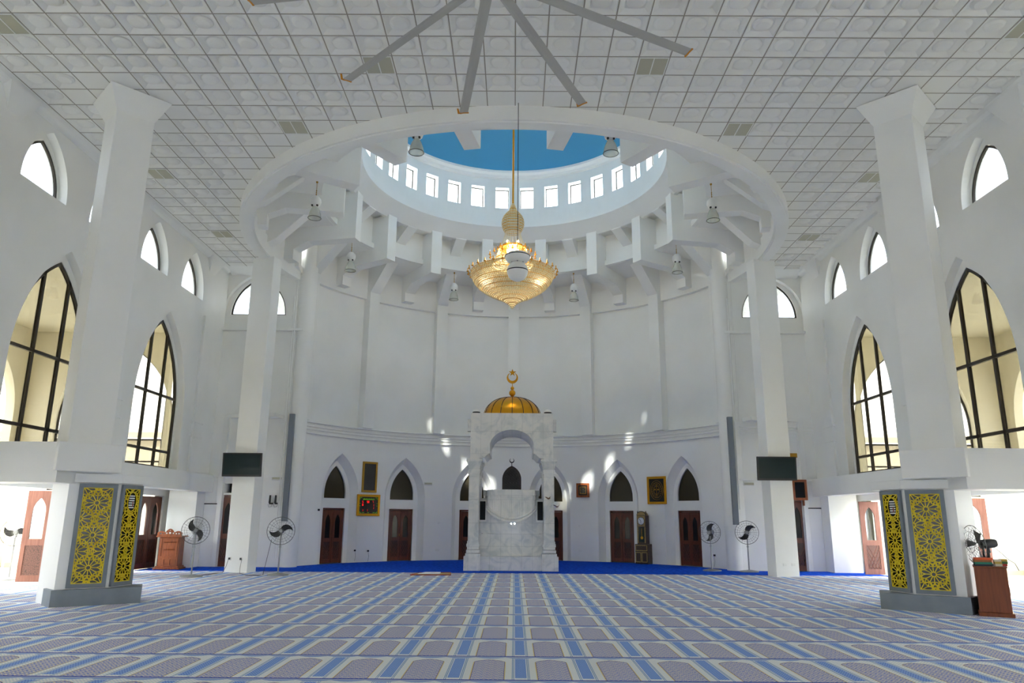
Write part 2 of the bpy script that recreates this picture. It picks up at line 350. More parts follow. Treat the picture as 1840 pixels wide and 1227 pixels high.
# ribs: long ones end in a tall face, short ones taper to the band; below them struts and corbels
tn = 3
def rib(th, w, prof, label, m='wall'):
    global tn; tn += 1
    mb = MB(); c, s = math.cos(th), math.sin(th)
    fn = lambda r, z, q: (s*r+c*q, CY+c*r-s*q, z)
    mb.slab([fn(r, z, -w/2) for r, z in prof], (c*w, -s*w, 0)); return struct('trim_%d' % tn, mb, m, label=label)
for k in range(16):
    d = 22.5*k; rib(R(d+11.25), .44, [(5.5, 12.72), (5.5, 10.97), (7.25, 10.97), (7.78, 10.72), (7.78, 10.36), (8.2, 10.36), (8.2, 11.6), (6.4, 11.6), (6.4, 12.72)], 'deep white radial rib under the drum, %d degrees round from the far side' % (d+11.25))
    rib(R(d), .44, [(5.58, 12.8), (5.58, 12.62), (6.36, 12.12), (6.36, 12.8)], 'short tapered rib under the drum, %d degrees round from the far side' % d)
    if k not in (0, 1, 2, 3, 13, 14, 15): rib(R(d), .46, [(6.75, 11.52), (7.8, 10.5), (8.2, 10.3), (8.2, 11.52)], 'sloping strut under the ring soffit, %d degrees round from the far side' % d)
    else: rib(R(d), .46, [(6.75, 11.52), (7.9, 10.45), (7.9, 5.0), (8.4, 5.0), (8.4, 11.52)], 'tall pilaster with sloping strut on the curved wall, %d degrees round from the far side' % d)

# curved back wall
def bays(mb, r0, r1, z0, z1, holes, a0, a1, step=R(1.2)):      # holes: (centre angle, [(u, z) outline])
    us = set(); n = int((a1-a0)/step)
    for i in range(n+1): us.add(round(a0+(a1-a0)*i/n, 6))
    H = []
    for th, ou in holes:
        ul = sorted(set(round(p[0], 5) for p in ou)); lo, hi = ul[0], ul[-1]
        us = {x for x in us if not (th+lo/r0-1e-4 < x < th+hi/r0+1e-4)}
        for q in ul: us.add(round(th+q/r0, 6))
        zb = min(p[1] for p in ou); up = {}
        for p in ou: up[round(p[0], 5)] = max(up.get(round(p[0], 5), -9), p[1])
        H.append((th+lo/r0, th+hi/r0, zb, sorted((th+q/r0, z) for q, z in up.items())))
    def top(h, x):
        t = h[3]
        for (xa, za), (xb, zb) in zip(t, t[1:]):
            if xa-1e-5 <= x <= xb+1e-5: return za+(zb-za)*((x-xa)/(xb-xa) if xb > xa else 0)
        return t[0][1] if x < t[0][0] else t[-1][1]
    us = sorted(us)
    for x0, x1 in zip(us, us[1:]):
        if x1-x0 < 1e-5: continue
        mid = (x0+x1)/2; hs = sorted([h for h in H if h[0] < mid < h[1]], key=lambda h: h[2]); segs = []; ca = cb = z0
        for h in hs:
            if h[2] > z0+1e-4: segs.append((ca, cb, h[2], h[2]))
            ca, cb = top(h, x0), top(h, x1)
        segs.append((ca, cb, z1, z1))
        for a, b, c, d in segs:
            P = [pol(r, x, z) for r in (r0, r1) for x, z in ((x0, a), (x1, b), (x1, d), (x0, c))]
            mb.add(P, [(0, 1, 2, 3), (7, 6, 5, 4), (0, 4, 5, 1), (2, 6, 7, 3), (1, 5, 6, 2), (0, 3, 7, 4)])
    return mb
DTH = [R(x) for x in (-51.9, -31.7, -11.5, 10.7, 31.0, 51.25)]
RW = 8.13; A = R(71)
outer = [(t, arch(0, .86, 0, 2.4, 3.98)) for t in DTH]
inner = [(t, rect(-.51, .51, 0, 1.98)) for t in DTH]+[(t, arch(0, .50, 2.34, 2.5, 3.54)) for t in DTH]
struct('wall_apse_lower', bays(MB(), RW, RW+.2, 0, 5.0, outer, -A, A), 'wall', label='curved white back wall with six arched door recesses')
struct('wall_apse_inner', bays(MB(), RW+.3, RW+.4, 0, 4.2, inner, -A, A), 'wall', label='recessed curved wall around doors and fanlights')
struct('wall_apse_upper', annulus(5.0, 10.25, RW+.18, RW+.4, -A, A, 64), 'wall', smooth=True, label='tall curved panels between the pilasters')
struct('wall_apse_top', annulus(10.2, 11.55, RW, RW+.3, -A, A, 64), 'wall', smooth=True, label='curved wall below the ring soffit')
struct('wall_apse_sill', annulus(4.96, 5.02, RW, RW+.4, -A, A, 64), 'wall', smooth=True, label='sill on top of the lower curved wall')
struct('wall_lightblock', annulus(0, 5.0, 10.2, 10.4, -R(75), R(75), 48), 'wall', label='unseen wall added to keep the space behind the doors dark')  # unseen enclosure added to stop sky light leaking in behind the doors
struct('ceiling_lightblock', annulus(4.98, 5.1, RW+.3, 10.4, -R(75), R(75), 48), 'wall', label='unseen cover added to keep the space behind the doors dark')  # lid of the added enclosure, shuts out the sky from above
lm = MB()
for z, r in ((4.97, .09), (4.83, .06), (4.72, .06), (4.58, .07)):
    lm.lathe([(RW+.02, z-.028), (RW-r, z-.026), (RW-r-.012, z), (RW-r, z+.026), (RW+.02, z+.028)], (0, CY, 0), 96, -A, A, True)
struct('trim_90', lm, 'wall2', smooth=True, label='band of ledge mouldings along the curved wall')

# fanlights and doors in the curved wall
def place(th, r): return (r*math.sin(th), CY+r*math.cos(th), 0), -th       # local +x along the wall, +y outwards
def local_map(th, r):
    c, s = math.cos(th), math.sin(th)
    return lambda u, v, w: (s*(r+w)+c*u, CY+c*(r+w)-s*u, v)
dn = 0
def door_leaf(parent, x0, w, h, mm, pm, gm, t=.04, flip=1):     # in the parent's local frame, hinge at x0
    xs = sorted((x0, x0+flip*w)); cx = (xs[0]+xs[1])/2; hw_ = w/2
    fn = lambda u, v, q: (u, q, v)
    lf = obj('door_leaf', MB().plate(rect(xs[0]+.004, xs[1]-.004, .02, h), [arch(cx, hw_*.5, h*.47, h*.47+h*.3, h*.92), rect(cx-hw_*.66, cx+hw_*.66, h*.08, h*.4)], t, fn), mm, parent)
    obj('glass_pane', MB().plate(arch(cx, hw_*.5, h*.47, h*.47+h*.3, h*.92), [], .01, lambda u, v, q: (u, t/2+q, v)), gm, lf)
    obj('carved_panel', MB().box(cx-hw_*.66, cx+hw_*.66, t*.35, t*.7, h*.08, h*.4), pm, lf)
    fr = MB()
    n = 4
    for i in range(n+1):                       # carved lattice strips over the panel
        for s in (1, -1):
            xa = cx-hw_*.66+hw_*1.32*i/n; 
            xb = xa+s*h*.16
            pts = [(xa, h*.08), (xa+s*h*.32*.5, h*.4)]
            p0, p1 = pts; lo, hi = cx-hw_*.66, cx+hw_*.66
            if p1[0] > hi: f_ = (hi-p0[0])/(p1[0]-p0[0]) if p1[0] != p0[0] else 1; p1 = (hi, p0[1]+(p1[1]-p0[1])*f_)
            if p1[0] < lo: f_ = (lo-p0[0])/(p1[0]-p0[0]) if p1[0] != p0[0] else 1; p1 = (lo, p0[1]+(p1[1]-p0[1])*f_)
            if abs(p1[1]-p0[1]) > .02: fr.tube([(p0[0], t*.3, p0[1]), (p1[0], t*.3, p1[1])], .009, 4)
    obj('carved_lattice', fr, mm, lf)
    return lf
for i, th in enumerate(DTH):
    oa, ob_ = arch(0, .86, 0, 2.4, 3.98), arch(0, .66, 0, 2.4, 3.72); sp_ = MB()
    for q in range(len(oa)-1):
        P = [pol(RW-.002, th+oa[q][0]/RW, oa[q][1]), pol(RW-.002, th+oa[q+1][0]/RW, oa[q+1][1]), pol(RW+.31, th+ob_[q+1][0]/RW, ob_[q+1][1]), pol(RW+.31, th+ob_[q][0]/RW, ob_[q][1])]
        sp_.add(P, [(0, 1, 2, 3)])
    struct('trim_%d' % (60+i), sp_, 'wall', label='splayed arch surround of door %d in the curved wall' % (i+1))
    wn += 1
    w_ = struct('window_%d' % wn, MB().plate(arch(0, .51, 2.32, 2.5, 3.56), [arch(0, .475, 2.36, 2.5, 3.50)], .04, local_map(th, RW+.36)), 'frame', label='dark pointed fanlight above door %d of the curved wall' % (i+1))
    obj('glass', MB().plate(arch(0, .475, 2.36, 2.5, 3.50), [], .01, local_map(th, RW+.38)), 'olive', w_)
    d = bpy.data.objects.new('door_%d' % (i+1), None); COL.objects.link(d); d['kind'] = 'structure'; d['category'] = 'door'
    d['label'] = ['double red wooden door left of the digital clock', 'double red wooden door right of the digital clock', 'red wooden door standing ajar just left of the marble pulpit', 'red wooden door half hidden right of the marble pulpit', 'double red wooden door left of the longcase clock', 'rightmost double red wooden door of the curved wall'][i]
    (lx, ly, _), rz = place(th, RW+.32); d.location = (lx, ly, .01); d.rotation_euler = (0, 0, rz)
    obj('door_frame', MB().plate([(-.49, 0), (-.49, 1.97), (.49, 1.97), (.49, 0), (.44, 0), (.44, 1.92), (-.44, 1.92), (-.44, 0)], [], .08, lambda u, v, w: (u, w, v)), 'wood', d)
    for s in (-1, 1):
        lf = door_leaf(d, s*.44, .438, 1.9, 'wood', 'carvdark', 'dglass', flip=-s)
        if i == 2 and s == 1:
            lf.matrix_world = lf.matrix_world; lf.location = (.44, 0, 0); lf.rotation_euler = (0, 0, -R(80))
            for me_ in [lf.data]+[c.data for c in lf.children]:
                for v_ in me_.vertices: v_.co.x -= .44
        h_ = obj('handle', MB().tube([(-s*.03*-1*-1, -.012, .93), (-s*.03*-1*-1, -.012, 1.02)], .008, 6), 'gold', lf) if s == 1 and i in (1,) else None

# flat back walls left and right of the apse, with clerestory arches
def mir(s, poly): return [(s*x, z) for x, z in poly]
for s, nm in ((-1, 'left'), (1, 'right')):
    fnb = lambda u, v, w, s=s: (s*u, 25.5+w, v)
    holes = [rect(8.92, 9.92, .0, 2.36), rect(9.2, 9.86, 2.43, 2.74), arch(9.28, 1.2, 8.2, 8.78, 10.28)]
    o = rect(7.5, 11.9, 0, 10.9)
    o = [(7.5, 0), (8.92, 0), (8.92, 2.36), (9.92, 2.36), (9.92, 0), (11.9, 0), (11.9, 10.9), (7.5, 10.9)]
    struct('wall_back_'+nm, MB().plate(o, holes[1:], .2, fnb), 'wall', label='flat white back wall at the %s' % nm)
    struct('wall_back_recess_'+nm, MB().plate(rect(7.6, 10.9, 8.0, 10.9), [arch(9.28, 1.0, 8.78, 8.8, 10.2)], .12, lambda u, v, w, s=s: (s*u, 25.7+w, v)), 'wall', label='recess around the %s back window' % nm)
    wn += 1; w_ = struct('window_%d' % wn, MB().plate(arch(9.28, 1.02, 8.76, 8.8, 10.22), [arch(9.28, .95, 8.82, 8.84, 10.14)], .05, lambda u, v, w, s=s: (s*u, 25.76+w, v)), 'frame', label='high arched window in the %s back wall' % nm)
    obj('glass', MB().plate(arch(9.28, .95, 8.82, 8.84, 10.14), [], .01, lambda u, v, w, s=s: (s*u, 25.78+w, v)), 'cler', w_)
    dn_ = 7 if s < 0 else 8
    d = bpy.data.objects.new('door_%d' % dn_, None); COL.objects.link(d); d['kind'] = 'structure'; d['category'] = 'door'; d['label'] = 'tall brown door behind the %s television column' % nm
    d.location = (s*9.42, 25.54, .01)
    obj('door_frame', MB().plate([(-.5, 0), (-.5, 2.34), (.5, 2.34), (.5, 0), (.45, 0), (.45, 2.29), (-.45, 2.29), (-.45, 0)], [], .08, lambda u, v, w: (u, w, v)), 'wood', d)
    for q in (-1, 1): door_leaf(d, q*.45, .448, 2.28, 'wood', 'carvdark', 'dglass', flip=-q)
    obj('vent_window', MB().box(-.22, .44, .0, .06, 2.42, 2.73), 'dglass', d)
    # engaged round column at the end of the apse
    rc = [(.3*math.cos(2*PI*i/24), .3*math.sin(2*PI*i/24)) for i in range(24)]
    struct('trim_%d' % (91 if s < 0 else 92), MB().prism([(s*7.52+x, 25.68+y) for x, y in rc], 0, 11.5), 'wall', smooth=True, label='round engaged column at the %s end of the curved wall' % nm)
    struct('trim_%d' % (93 if s < 0 else 94), MB().box(*sorted((s*7.75, s*10.5)), 25.42, 25.52, 2.96, 3.02), 'wall2', label='thin ledge along the %s back wall' % nm)
    struct('trim_%d' % (95 if s < 0 else 96), MB().box(*sorted((s*7.5, s*10.6)), 25.35, 25.52, 8.12, 8.2), 'wall', label='sill under the high %s back window' % nm)
    pn = MB().box(*sorted((s*10.02, s*10.43)), 25.46, 25.52, .02, 2.04); struct('door_%d' % (14 if s < 0 else 15), pn, 'wall2', label='flush white service door in the %s back corner' % nm)
    struct('trim_%d' % (58 if s < 0 else 59), MB().box(*sorted((s*10.0, s*10.44)), 25.45, 25.52, 2.045, 2.075), 'dark', label='dark slot above the flush door in the %s back corner' % nm)
    struct('wall_pier_'+nm, MB().box(*sorted((s*10.45, s*11.38)), 24.85, 25.52, 0, 2.5), 'wall', label='white pier in the %s back corner' % nm)
struct('trim_97', MB().box(7.85, 10.5, 25.44, 25.52, 4.78, 4.82).box(7.85, 10.5, 25.45, 25.52, 4.68, 4.71).box(7.85, 10.5, 25.45, 25.52, 4.58, 4.61), 'wall2', label='ledge lines on the right back wall')

# side walls: big arched windows below, small clerestories above
BW = [21.47-5.15*k for k in range(4)]
SW = [22.74-2.57*k for k in range(7)]
XW = 10.4
GAP = [21.9-5.4*k for k in range(6)]
for s, nm in ((-1, 'left'), (1, 'right')):
    f1 = lambda u, v, w, s=s: (s*(XW+w), u, v)
    h1 = [arch(y, 1.56, 3.02, 4.8, 7.70) for y in BW]+[arch(y, .81, 8.66, 8.72, 10.06) for y in SW]
    h2 = [arch(y, 1.46, 3.03, 4.85, 7.44) for y in BW]+[arch(y, .75, 8.66, 8.72, 9.88) for y in SW]
    struct('wall_'+nm, MB().plate(rect(-6, 25.5, 2.45, 10.9), h1, .2, f1), 'wall', label='upper %s wall pierced by arched windows' % nm)
    struct('wall_recess_'+nm, MB().plate(rect(-6, 25.7, 2.45, 10.9), h2, .12, lambda u, v, w, s=s: (s*(XW+.2+w), u, v)), 'wall', label='window surrounds of the %s wall' % nm)
    cv = [(10.2, 10.5), (10.2, 10.37), (10.24, 10.3), (10.31, 10.24), (10.42, 10.2), (10.42, 10.5)]
    struct('trim_%d' % (98 if s < 0 else 99), MB().slab([(s*x, -6, z) for x, z in cv], (0, 31.3, 0)), 'wall', label='cove between ceiling and %s wall' % nm)
    struct('trim_%d' % (100 if s < 0 else 101), MB().box(*sorted((s*10.2, s*10.78)), -6, 25.5, 2.44, 3.02), 'wall', label='long beam under the windows of the %s wall' % nm, bevel=.01)
    struct('ceiling_aisle_'+nm, MB().box(*sorted((s*10.7, s*11.95)), -6, 25.6, 2.5, 2.62), 'wall', label='low ceiling over the doors of the %s side' % nm)
    struct('trim_%d' % (102 if s < 0 else 103), MB().box(*sorted((s*11.6, s*11.8)), -6, 25.6, 2.3, 2.6), 'wall', label='lintel over the %s doors' % nm)
    pb = MB()
    for y0, y1 in ((25.0, 25.6), (19.9, 22.75), (14.2, 16.7), (10.9, 12.9), (-6, 7.6)): pb.box(*sorted((s*11.605, s*11.795)), y0, y1, 0, 2.3)  # hidden piers widened to cut the light through the doorways
    struct('wall_lower_'+nm, pb, 'wall', label='lower wall between the %s doorways' % nm)
    # pilasters between the large windows, with small ledges
    for q, yc in enumerate((24.05, 18.9, 13.75)):
        pm_ = MB().box(*sorted((s*10.33, s*10.42)), yc-.3, yc+.3, 3.02, 8.2)
        pm_.prism([(s*10.30, yc-.42), (s*10.42, yc-.42), (s*10.42, yc+.42), (s*10.30, yc+.42)], 4.62, 4.68).prism([(s*10.30, yc-.36), (s*10.42, yc-.36), (s*10.42, yc+.36), (s*10.30, yc+.36)], 4.14, 4.19)
        pm_.add([(s*10.41, yc-.5, 10.3), (s*10.41, yc+.5, 10.3), (s*10.2, yc+.5, 10.3), (s*10.2, yc-.5, 10.3), (s*10.41, yc-.2, 9.75), (s*10.41, yc+.2, 9.75)], [(0, 1, 2, 3), (0, 4, 5, 1), (3, 2, 5, 4), (0, 3, 4), (1, 5, 2)])
        struct('trim_%d' % (110+q+(0 if s < 0 else 5)), pm_, 'wall', label='flat pilaster number %d from the back on the %s wall' % (q+1, nm))
    for q, y in enumerate(BW[:4]):
        wn += 1; fr = MB(); fg = lambda u, v, w, s=s: (s*(XW+.21+w), u, v); ou = arch(y, 1.45, 3.04, 4.85, 7.43); inn = arch(y, 1.38, 3.1, 4.85, 7.35)
        fr.plate(ou, [inn], .07, fg)
        for yy in (y-.47, y+.47): fr.box(*sorted((s*(XW+.21), s*(XW+.28))), yy-.036, yy+.036, 3.05, 7.16)
        for zz in (3.55, 5.2): fr.box(*sorted((s*(XW+.21), s*(XW+.28))), y-1.4, y+1.4, zz-.036, zz+.036)
        w_ = struct('window_%d' % wn, fr, 'frame', label='large arched %s window, number %d from the back' % (nm, q+1))
        obj('glass', MB().plate(inn, [], .008, lambda u, v, w, s=s: (s*(XW+.24+w), u, v)), 'glass', w_)
    for q, y in enumerate(SW[:6]):
        wn += 1; fg = lambda u, v, w, s=s: (s*(XW+.21+w), u, v)
        w_ = struct('window_%d' % wn, MB().plate(arch(y, .745, 8.665, 8.72, 9.875), [arch(y, .70, 8.71, 8.73, 9.81)], .05, fg), 'frame', label='small high arched %s window, number %d from the back' % (nm, q+1))
        obj('glass', MB().plate(arch(y, .70, 8.71, 8.73, 9.81), [], .008, lambda u, v, w, s=s: (s*(XW+.24+w), u, v)), 'cler', w_)
    # verandah
    VX = 16.6
    va = [arch(22.45-5.26*k, 1.8, .0, 4.9, 7.2) if k < 2 else arch(22.15-5.26*k, .9, .0, 4.6, 6.4) for k in range(6)]  # arches out of view narrowed to dim the verandah
    struct('ceiling_verandah_'+nm, MB().box(*sorted((s*10.75, s*16.9)), -8, 24.9, 7.86, 8.0), 'cream', label='cream ceiling of the %s verandah' % nm)
    struct('wall_verandah_'+nm, MB().plate(rect(-8, 24.9, 0.001, 7.9), [[(p[0], max(p[1], .9)) for p in h] for h in va], .3, lambda u, v, w, s=s: (s*(VX+w), u, v)), 'cream', label='outer wall of the %s verandah with arched openings' % nm)
    struct('wall_verandah_end_'+nm, MB().plate(rect(11.8, 16.7, 0.001, 7.9), [arch(13.6, 1.95, 2.45, 4.75, 7.55)], .3, lambda u, v, w, s=s: (s*u, 24.75+w, v)), 'cream', label='end wall of the %s verandah with one big arch' % nm)
    struct('wall_verandah_sunblock_'+nm, MB().box(*sorted((s*10.7, s*17)), -8.2, -8.0, 0.001, 8), 'cream', label='unseen near end wall added to keep sun out of the %s verandah' % nm)  # unseen wall added to block sun and sky at the near end
    ov = MB().plate(arch(13.6, 1.95, 2.45, 4.75, 7.55), [arch(13.6, 1.89, 2.51, 4.75, 7.47)], .05, lambda u, v, w, s=s: (s*u, 24.95+w, v)).box(*sorted((s*11.66, s*15.6)), 24.95, 25.0, 4.13, 4.18).box(*sorted((s*11.66, s*15.6)), 24.95, 25.0, 3.4, 3.45)
    struct('trim_%d' % (120 if s < 0 else 121), ov, 'frame', label='dark frame and rails in the far arch of the %s verandah' % nm)
    struct('baseboard_'+nm, MB().box(*sorted((s*11.85, s*16.6)), 24.70, 24.76, 0.001, .14).box(*sorted((s*16.55, s*16.61)), -6, 24.7, 0.001, .14), 'stone', label='tiled skirting of the %s verandah' % nm)
    tag(obj('outbuilding', MB().prism([(s*11.9, 33), (s*24, 33), (s*24, 40), (s*11.9, 40)], -.2, 5.0).add([(s*11.5, 32.6, 5.0), (s*24, 32.6, 5.0), (s*24, 40, 6.0), (s*11.5, 40, 6.0), (s*11.5, 32.6, 5.25), (s*24, 32.6, 5.25), (s*24, 40, 6.25), (s*11.5, 40, 6.25)],
        [(0, 1, 2, 3), (7, 6, 5, 4), (0, 4, 5, 1), (1, 5, 6, 2), (2, 6, 7, 3), (3, 7, 4, 0)]), 'stone'), 'pale flat-roofed building seen outside through the %s arched window' % nm, 'building')
# rear of the hall, behind the camera: low unseen openings added to let in light
struct('wall_rear', MB().plate(rect(-12, 12, 0, 10.9), [rect(x-1.1, x+1.1, .02, 2.4) for x in (-8, 8)], .3, lambda u, v, w: (u, -6-w, v)), 'wall', label='rear wall of the hall')
struct('ceiling_roof', MB().plate(rect(-11.2, 11.2, -6.3, 31.8), [hole], .1, lambda u, v, w: (u, v, 10.9+w)), 'wall', label='roof slab above the hall')
struct('trim_122', MB().slab([(-10.3, 25.55, 10.2), (-10.3, 24.9, 10.37), (-10.3, 24.9, 10.5), (-10.3, 25.55, 10.5)], (2.6, 0, 0)).slab([(7.7, 25.55, 10.2), (7.7, 24.9, 10.37), (7.7, 24.9, 10.5), (7.7, 25.55, 10.5)], (2.6, 0, 0)), 'wall', label='cove over the back windows')

# ---------------------------------------------------------------- columns
def diamond(cx, cy, h): return [(cx, cy-h), (cx+h, cy), (cx, cy+h), (cx-h, cy)]
def lattice_segments(w, h):
    """strips of a girih pattern of twelve-petalled rosettes, clipped to a w x h panel"""
    seg = []; p = .60; hw_ = w/2
    def poly(pts, close=True):
        for a, b in zip(pts, pts[1:]+(pts[:1] if close else [])): seg.append((a, b))
    cs = [(0, h/2+k*p) for k in (-1, 0, 1)]+[(q*hw_, h/2+(k+.5)*p) for k in (-2, -1, 0, 1) for q in (-1, 1)]+[(0, h/2+2*p), (0, h/2-2*p)]
    for cx, cy in cs:
        pt = lambda r, a: (cx+r*math.cos(a), cy+r*math.sin(a))
        poly([pt(.042, 2*PI*i/12) for i in range(12)])
        for i in range(12):
            a = 2*PI*i/12+PI/12; d = PI/12; b = a+d
            poly([pt(.042, b), pt(.135, b)], False)
            for q in (-1, 1): poly([pt(.135, a+q*d), pt(.178, a+q*d*.72), pt(.205, a+q*d*.3), pt(.215, a)], False)
            poly([pt(.215, a), pt(.245, a+d*.45), pt(.232, b)], False); poly([pt(.215, a), pt(.245, a-d*.45), pt(.232, a-d)], False)
            if i % 2 == 0: poly([(pt(.262, b)[0]+.03*math.cos(t), pt(.262, b)[1]+.03*math.sin(t)) for t in [2*PI*k/8 for k in range(8)]])
    for k in (-2, -1, 0, 1):
        for cx, cy in ((0, h/2+(k+.5)*p), (hw_, h/2+k*p+p), (-hw_, h/2+k*p+p)): poly([(cx+.055*math.cos(t), cy+.055*math.sin(t)) for t in [PI/8+2*PI*q/8 for q in range(8)]])
    out = []
    for (x0, y0), (x1, y1) in seg:
        t0, t1 = 0, 1; dx, dy = x1-x0, y1-y0; ok = True
        for pp, qq in ((-dx, x0+hw_), (dx, hw_-x0), (-dy, y0), (dy, h-y0)):
            if abs(pp) < 1e-12:
                if qq < 0: ok = False
            else:
                r = qq/pp
                if pp < 0: t0 = max(t0, r)
                else: t1 = min(t1, r)
        if ok and t0 < t1: out.append(((x0+dx*t0, y0+dy*t0), (x0+dx*t1, y0+dy*t1)))
    return out
def grille(parent, x, y, rz, w, h, z, cutout=False):
    """grey framed panel with a yellow lattice over a dark loudspeaker cloth; local x along, y outwards"""
    fr = obj('panel_frame', MB().plate(rect(-w/2, w/2, 0, h), [rect(-w/2+.075, w/2-.075, .075, h-.075)], .05, lambda u, v, q: (u, q, v)), 'grey', parent, bevel=.004)
    fr.location = (x, y, z); fr.rotation_euler = (0, 0, rz)
    lw, lh = w-.15, h-.15; mb = MB(); t = .0075
    for (x0, y0), (x1, y1) in lattice_segments(lw, lh):
        L_ = math.hypot(x1-x0, y1-y0)
        if L_ < 1e-4: continue
        if cutout and math.hypot((x0+x1)/2-.02, ((y0+y1)/2-(lh-.25))*.62) < .13: continue
        nx, ny = -(y1-y0)/L_*t, (x1-x0)/L_*t; 
        P = [(x0+nx, y0+ny), (x1+nx, y1+ny), (x1-nx, y1-ny), (x0-nx, y0-ny)]
        mb.slab([(a, .012, b+.075) for a, b in P], (0, .012, 0))
    mb.plate(rect(-lw/2, lw/2, .075, h-.075), [rect(-lw/2+.012, lw/2-.012, .087, h-.087)], .014, lambda u, v, q: (u, .011+q, v))
    if cutout:
        ring = [(.02+.135*math.cos(k*PI/6), .075+lh-.25+.2*math.sin(k*PI/6)) for k in range(12)]
        mb.plate(ring, [[(.02+(a-.02)*.88, .075+lh-.25+(b-.075-lh+.25)*.9) for a, b in ring]], .014, lambda u, v, q: (u, .011+q, v))
    obj('yellow_lattice', mb, 'yellow', fr)
    obj('backing_panel', MB().box(-lw/2-.01, lw/2+.01, .036, .046, .07, h-.07), 'dark', fr)
    if cutout:
        ob = MB()
        for k in range(6): ob.box(-.055, .09, .02, .036, lh-.30+k*.045, lh-.275+k*.045)
        obj('loudspeaker_slats', ob, 'white', fr); obj('switch_tab', MB().box(.04, .055, .012, .02, lh-.27, lh-.17), 'redbind', fr)
    return fr
for s, nm in ((-1, 'left'), (1, 'right')):
    t = thing('column', 'tall square white column at the %s with a flared head under the tiled ceiling' % nm, 'column', (s*8.27, 14.28, 2.45), 0, 'free-standing white columns')
    h = .76/math.sqrt(2)
    obj('shaft', MB().prism(diamond(0, 0, h), .5, 7.45), 'wall', t, bevel=.012)
    obj('flared_capital', MB().prism(diamond(0, 0, h), 7.44, 7.9, diamond(0, 0, .87)), 'wall', t)
    obj('collar', MB().prism(diamond(0, 0, .79), .0, .53), 'wall2', t, bevel=.01)
    struct('trim_%d' % (123 if s < 0 else 124), MB().box(*sorted((s*8.3, s*10.25)), 13.6, 14.4, 2.24, 2.975), 'wall2', label='cross beam from the %s fore column to the side wall' % nm)
    t = thing('column_casing', 'white polygonal casing with yellow lattice panels on a grey plinth below the %s column' % nm, 'casing', (0, 0, 0), 0, 'lattice casings at the column feet')
    P = [(s*9.19, 14.98), (s*8.42, 14.24), (s*7.70, 14.72), (s*7.56, 15.36), (s*8.05, 16.0), (s*9.1, 16.0)]
    obj('casing_body', MB().prism(P, 0, 2.449), 'wall2', t)
    obj('plinth', MB().prism([(s*8.79, 14.52), (s*8.40, 14.12), (s*7.17, 15.0), (s*7.45, 15.6), (s*8.4, 15.3)], 0, .31), 'grey', t, bevel=.006)
    obj('head_band', MB().prism([(s*8.79, 14.5), (s*8.42, 14.12), (s*7.62, 14.63), (s*7.44, 15.5), (s*7.9, 15.9), (s*8.3, 15.4)], 2.27, 2.44), 'wall2', t, bevel=.006)
    def edge(a, b, w, shift=0):
        (ax, ay), (bx, by) = a, b; L_ = math.hypot(bx-ax, by-ay); mx, my = (ax+bx)/2+shift*(bx-ax)/L_, (ay+by)/2+shift*(by-ay)/L_
        return mx, my, math.atan2(by-ay, bx-ax)
    a, b = (P[1], P[2]) if s < 0 else (P[2], P[1])
    mx, my, rz = edge(a, b, .62, .07*-s); c_, s_ = math.cos(rz), math.sin(rz)
    grille(t, mx+s_*.052, my-c_*.052, rz, .66, 1.92, .33)
    a, b = (P[2], P[3]) if s < 0 else (P[3], P[2])
    mx, my, rz = edge(a, b, .6, .0); c_, s_ = math.cos(rz), math.sin(rz)
    grille(t, mx+s_*.052, my-c_*.052, rz, .58, 1.92, .33, True)
    # column under the ring beam, carrying a television
    t = thing('column', 'square white column carrying a television, at the %s end of the ring beam' % nm, 'column', (s*8.2, 23.46, 0), s*R(16), 'columns under the ring beam')
    obj('shaft', MB().box(-.4, .4, -.4, .05, 0, 10.04), 'wall', t, bevel=.012)
    if s < 0:
        for q in (-.23, .17): pg = obj('socket', MB().box(q-.05, q+.05, -.412, -.4, .36, .46), 'white', t); obj('plug', MB().box(q-.022, q+.022, -.45, -.412, .38, .44), 'black', pg)
    else:
        for q in (-.1, .2): obj('socket', MB().box(q-.06, q+.06, -.412, -.4, .32, .4), 'white', t)
    tv = thing('television', 'flat black television hung high on the %s ring column' % nm, 'television', (s*8.17-(.14 if s < 0 else .05), 22.84, 3.2), 0, 'televisions on the ring columns')
    obj('casing', MB().box(-.6, .6, -.04, .05, -.36, .36), 'black', tv, bevel=.01); obj('screen', MB().box(-.56, .56, -.046, -.04, -.30, .32), 'screen', tv)
    obj('wall_bracket', MB().box(-.15, .15, .05, .16, -.12, .12), 'black', tv)
    tv.rotation_euler = (R(5), 0, 0)

# ---------------------------------------------------------------- marble pulpit
MX, MY = -.02, 24.45
t = thing('minbar', 'white marble pulpit with lobed arch canopy and gold dome', 'pulpit', (MX, MY, .018))
def multifoil(hw_, zs):
    pts = [(hw_, 3.1), (hw_, 3.3)]
    pts += [(hw_-.3*math.sin(a)*1.0, 3.3+.42*(1-math.cos(a)) if 0 else 3.3+.38*math.sin(a)) for a in [PI/2*i/6 for i in range(1, 6)]]
    pts = [(hw_, 3.1), (hw_, 3.32), (hw_-.03, 3.45), (hw_-.1, 3.58), (hw_-.2, 3.68), (hw_-.28, 3.72), (hw_-.28, 3.9)]
    R0 = hw_-.27
    pts += [(R0*math.cos(a), 3.95+(zs-3.95)*math.sin(a)) for a in [PI*i/24 for i in range(1, 24)]]
    return pts+[(-x, z) for x, z in reversed(pts[:7])]
op = multifoil(1.0, 4.5)
canopy = [(-1.37, 3.54), (-1.37, 5.08), (1.37, 5.08), (1.37, 3.54), (1.1, 3.54)]+[(x, max(z, 3.54)) for x, z in op if z > 3.5]+[(-1.1, 3.54)]
